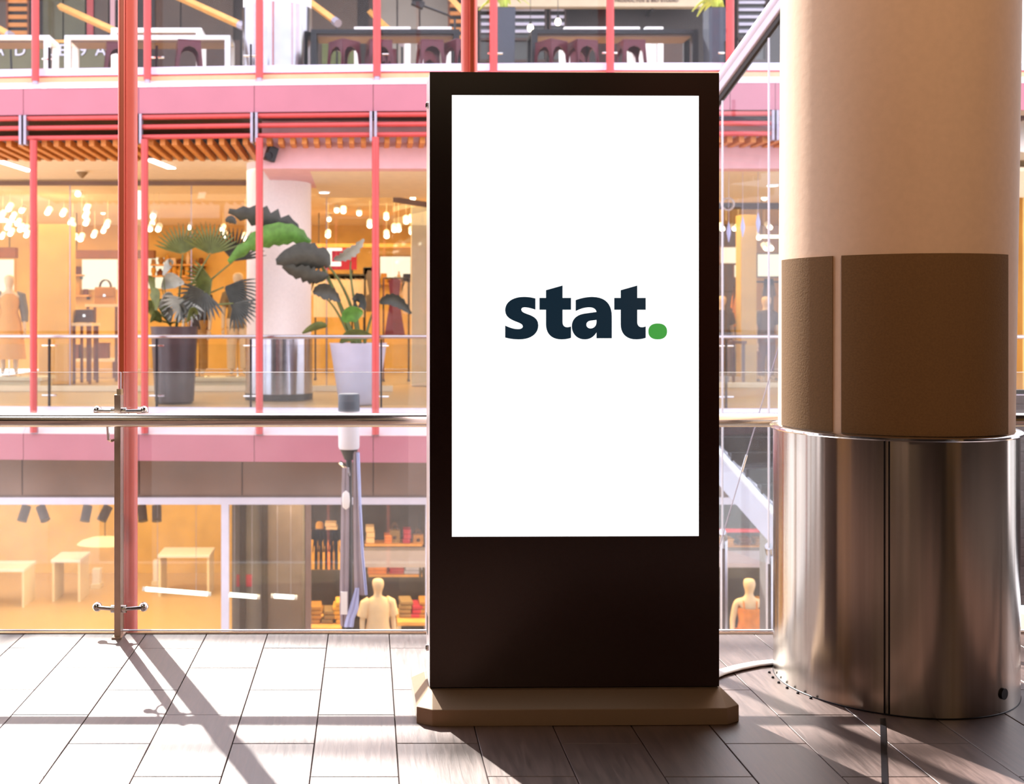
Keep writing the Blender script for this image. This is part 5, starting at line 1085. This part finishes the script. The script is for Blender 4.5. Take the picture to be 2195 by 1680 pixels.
# ------------------------------------------------------------------ glass screen with sloping handrail and the escalator right of the display
gs = thing('glass_screen', 'sloping steel handrail over tall glass panels between display and round column', 'railing', (2.9, 9, -4.98))
a, b = at(1545, 186, 9.0), at(1676, 6, 8.25); v = b-a
p0, p1 = a-v*4.2, b+v*1.6
def along(t): return a+v*t
obj('handrail', MB().hexa([q+Vector((s_*.04, 0, h)) for h in (-.075, .0) for q, s_ in ((p0, -1), (p0, 1), (p1, 1), (p1, -1))]), 'rail_paint', gs, bevel=.01)
obj('rail_top', MB().tube([p0+Vector((0, 0, .05)), p1+Vector((0, 0, .05))], .05, 12), 'rail_paint', gs, smooth=True)
obj('rubber_strip', MB().tube([p0+Vector((0, 0, -.10)), p1+Vector((0, 0, -.10))], .028, 8), 'black_metal', gs, smooth=True)
ts = [-5.0, -3.9, -2.8, -1.8, -.9, .03, .80, 1.7, 2.6]
for t0, t1 in zip(ts, ts[1:]):
    q0, q1 = along(t0), along(t1); zb = -.55
    if q0.z-.10 < zb+.1: continue
    g = obj('glass_panel', MB().hexa([(q0.x, q0.y-.006, zb), (q1.x, q1.y-.006, zb), (q1.x, q1.y+.006, zb), (q0.x, q0.y+.006, zb), (q0.x, q0.y-.006, q0.z-.1), (q1.x, q1.y-.006, q1.z-.1), (q1.x, q1.y+.006, q1.z-.1), (q0.x, q0.y+.006, q0.z-.1)]), 'screen_glass', gs)
    obj('glass_edge', MB().tube([(q1.x, q1.y, zb), (q1.x, q1.y, q1.z-.1)], .008, 6), 'frosted', g)
for t0 in ts[2:-1]:
    q = along(t0); obj('post', MB().tube([(q.x+.05, q.y+.12, LZ), (q.x+.05, q.y+.12, -.5)], .03, 8), 'far_steel', gs, smooth=True)
    obj('clamp', MB().tube([(q.x+.05, q.y+.12, -.5), (q.x, q.y, -.42)], .03, 8), 'far_steel', gs, smooth=True)
es = thing('staircase', 'grey sided stair flight descending behind the glass between display and column', 'stairs', (3.1, 10, LZ))
a, b = at(1540, 985, 10.0), at(1660, 1118, 9.4); v = b-a; L_ = v.length; side = Vector((v.y, -v.x, 0)).normalized(); side = side if side.x > 0 else -side
q0, q1 = a-v*0.7, b+v*2.6
def bar(name, o0, o1, z0, z1, m, bev=0.0):
    obj(name, MB().hexa([q0+side*o0+Vector((0, 0, z0)), q1+side*o0+Vector((0, 0, z0)), q1+side*o1+Vector((0, 0, z0)), q0+side*o1+Vector((0, 0, z0)), q0+side*o0+Vector((0, 0, z1)), q1+side*o0+Vector((0, 0, z1)), q1+side*o1+Vector((0, 0, z1)), q0+side*o1+Vector((0, 0, z1))]), m, es, bevel=bev)
bar('truss', 0, 1.2, -.22, -.04, 'grey_bracket'); bar('side_panel', -.02, 0, -.20, .06, 'pale_edge'); bar('side_panel', 1.2, 1.22, -.20, .06, 'pale_edge'); bar('edge_strip', -.03, .04, .06, .085, 'white_metal')
bar('skirt_panel', .04, .06, -.04, .10, 'far_steel')
for i in range(16):
    q = q0+(q1-q0)*((i+.5)/16); obj('step', MB().span((q.x+side.x*.1, q.y-.12, q.z-.08), (q.x+side.x*1.1, q.y+.12, q.z+.06)), 'dark_frame', es)
for t0 in (.2, .8):
    q = q0+(q1-q0)*t0+side*.6; obj('support', MB().box((q.x, q.y, (LZ+q.z-.2)/2), (.25, .25, q.z-.2-LZ)), 'grey_concrete', es)
tc = thing('stay_cable', 'thin slanting steel cable behind the glass beside the round column', 'cable', at(1590, 1010, 7.0))
a, b = at(1590, 1010, 7.0), at(1700, 640, 6.6); obj('cable', MB().tube([a-(b-a)*4.0, b+(b-a)*1.4], .0035, 6), 'grey_bracket', tc); obj('turnbuckle', MB().tube([a, a+(b-a)*.10], .007, 8), 'steel', tc, smooth=True)

# ------------------------------------------------------------------ slatted shutter behind the round column, outlet, unseen ribs added to shade the floor
sh = obj('wall_louvre', MB().span((2.72, 4.98, 0), (4.6, 5.02, 0.95)), 'dark_frame'); tag(sh, 'mauve slatted shutter at the floor edge beyond the round column', 'shutter', kind='structure')
for i in range(22): obj('slat', MB().box((3.66, 4.965, .03+.042*i), (1.86, .02, .038), Matrix.Rotation(.25, 3, 'X')), 'shutter', sh)
p = Vector((CC[0]+RC*math.cos(col_ang(2150, RC)), CC[1]+RC*math.sin(col_ang(2150, RC)), zat(1455, 3.75)))
n_ = Vector((p.x-CC[0], p.y-CC[1], 0)).normalized(); obj('drain_outlet', MB().tube([p-n_*.004, p+n_*.006], .018, 14), 'dark_frame', sk, smooth=True)
SHADOW_RIB = [((-9, 3.24, 0), (6, 3.20, 0), .055), ((-4.2, 4.62, 0), (6, 3.92, 0), .06), ((-1.62, 2.0, 0), (-1.36, 5.0, 0), .055)]  # floor lines of added ribs, lifted toward the sun to cast soft bands
for i, (a, b, r_) in enumerate(SHADOW_RIB):
    pts = []
    for k in range(13):
        t0 = k/12; q = Vector(a)*(1-t0)+Vector(b)*t0; q.y += (.10, .12, 0)[i]*math.sin(PI*t0); pts.append(q+TOSUN*(19.5/TOSUN.z*.62))
    t = thing('shadow_rib', ('front curved rib added out of the frame to shade the floor', 'rear curved rib added out of the frame to shade the floor', 'lengthwise rib added out of the frame to shade the floor')[i], 'shadow rib', pts[0], kind='structure')
    obj('tube', MB().tube(pts, r_, 10), 'red_paint', t, smooth=True)
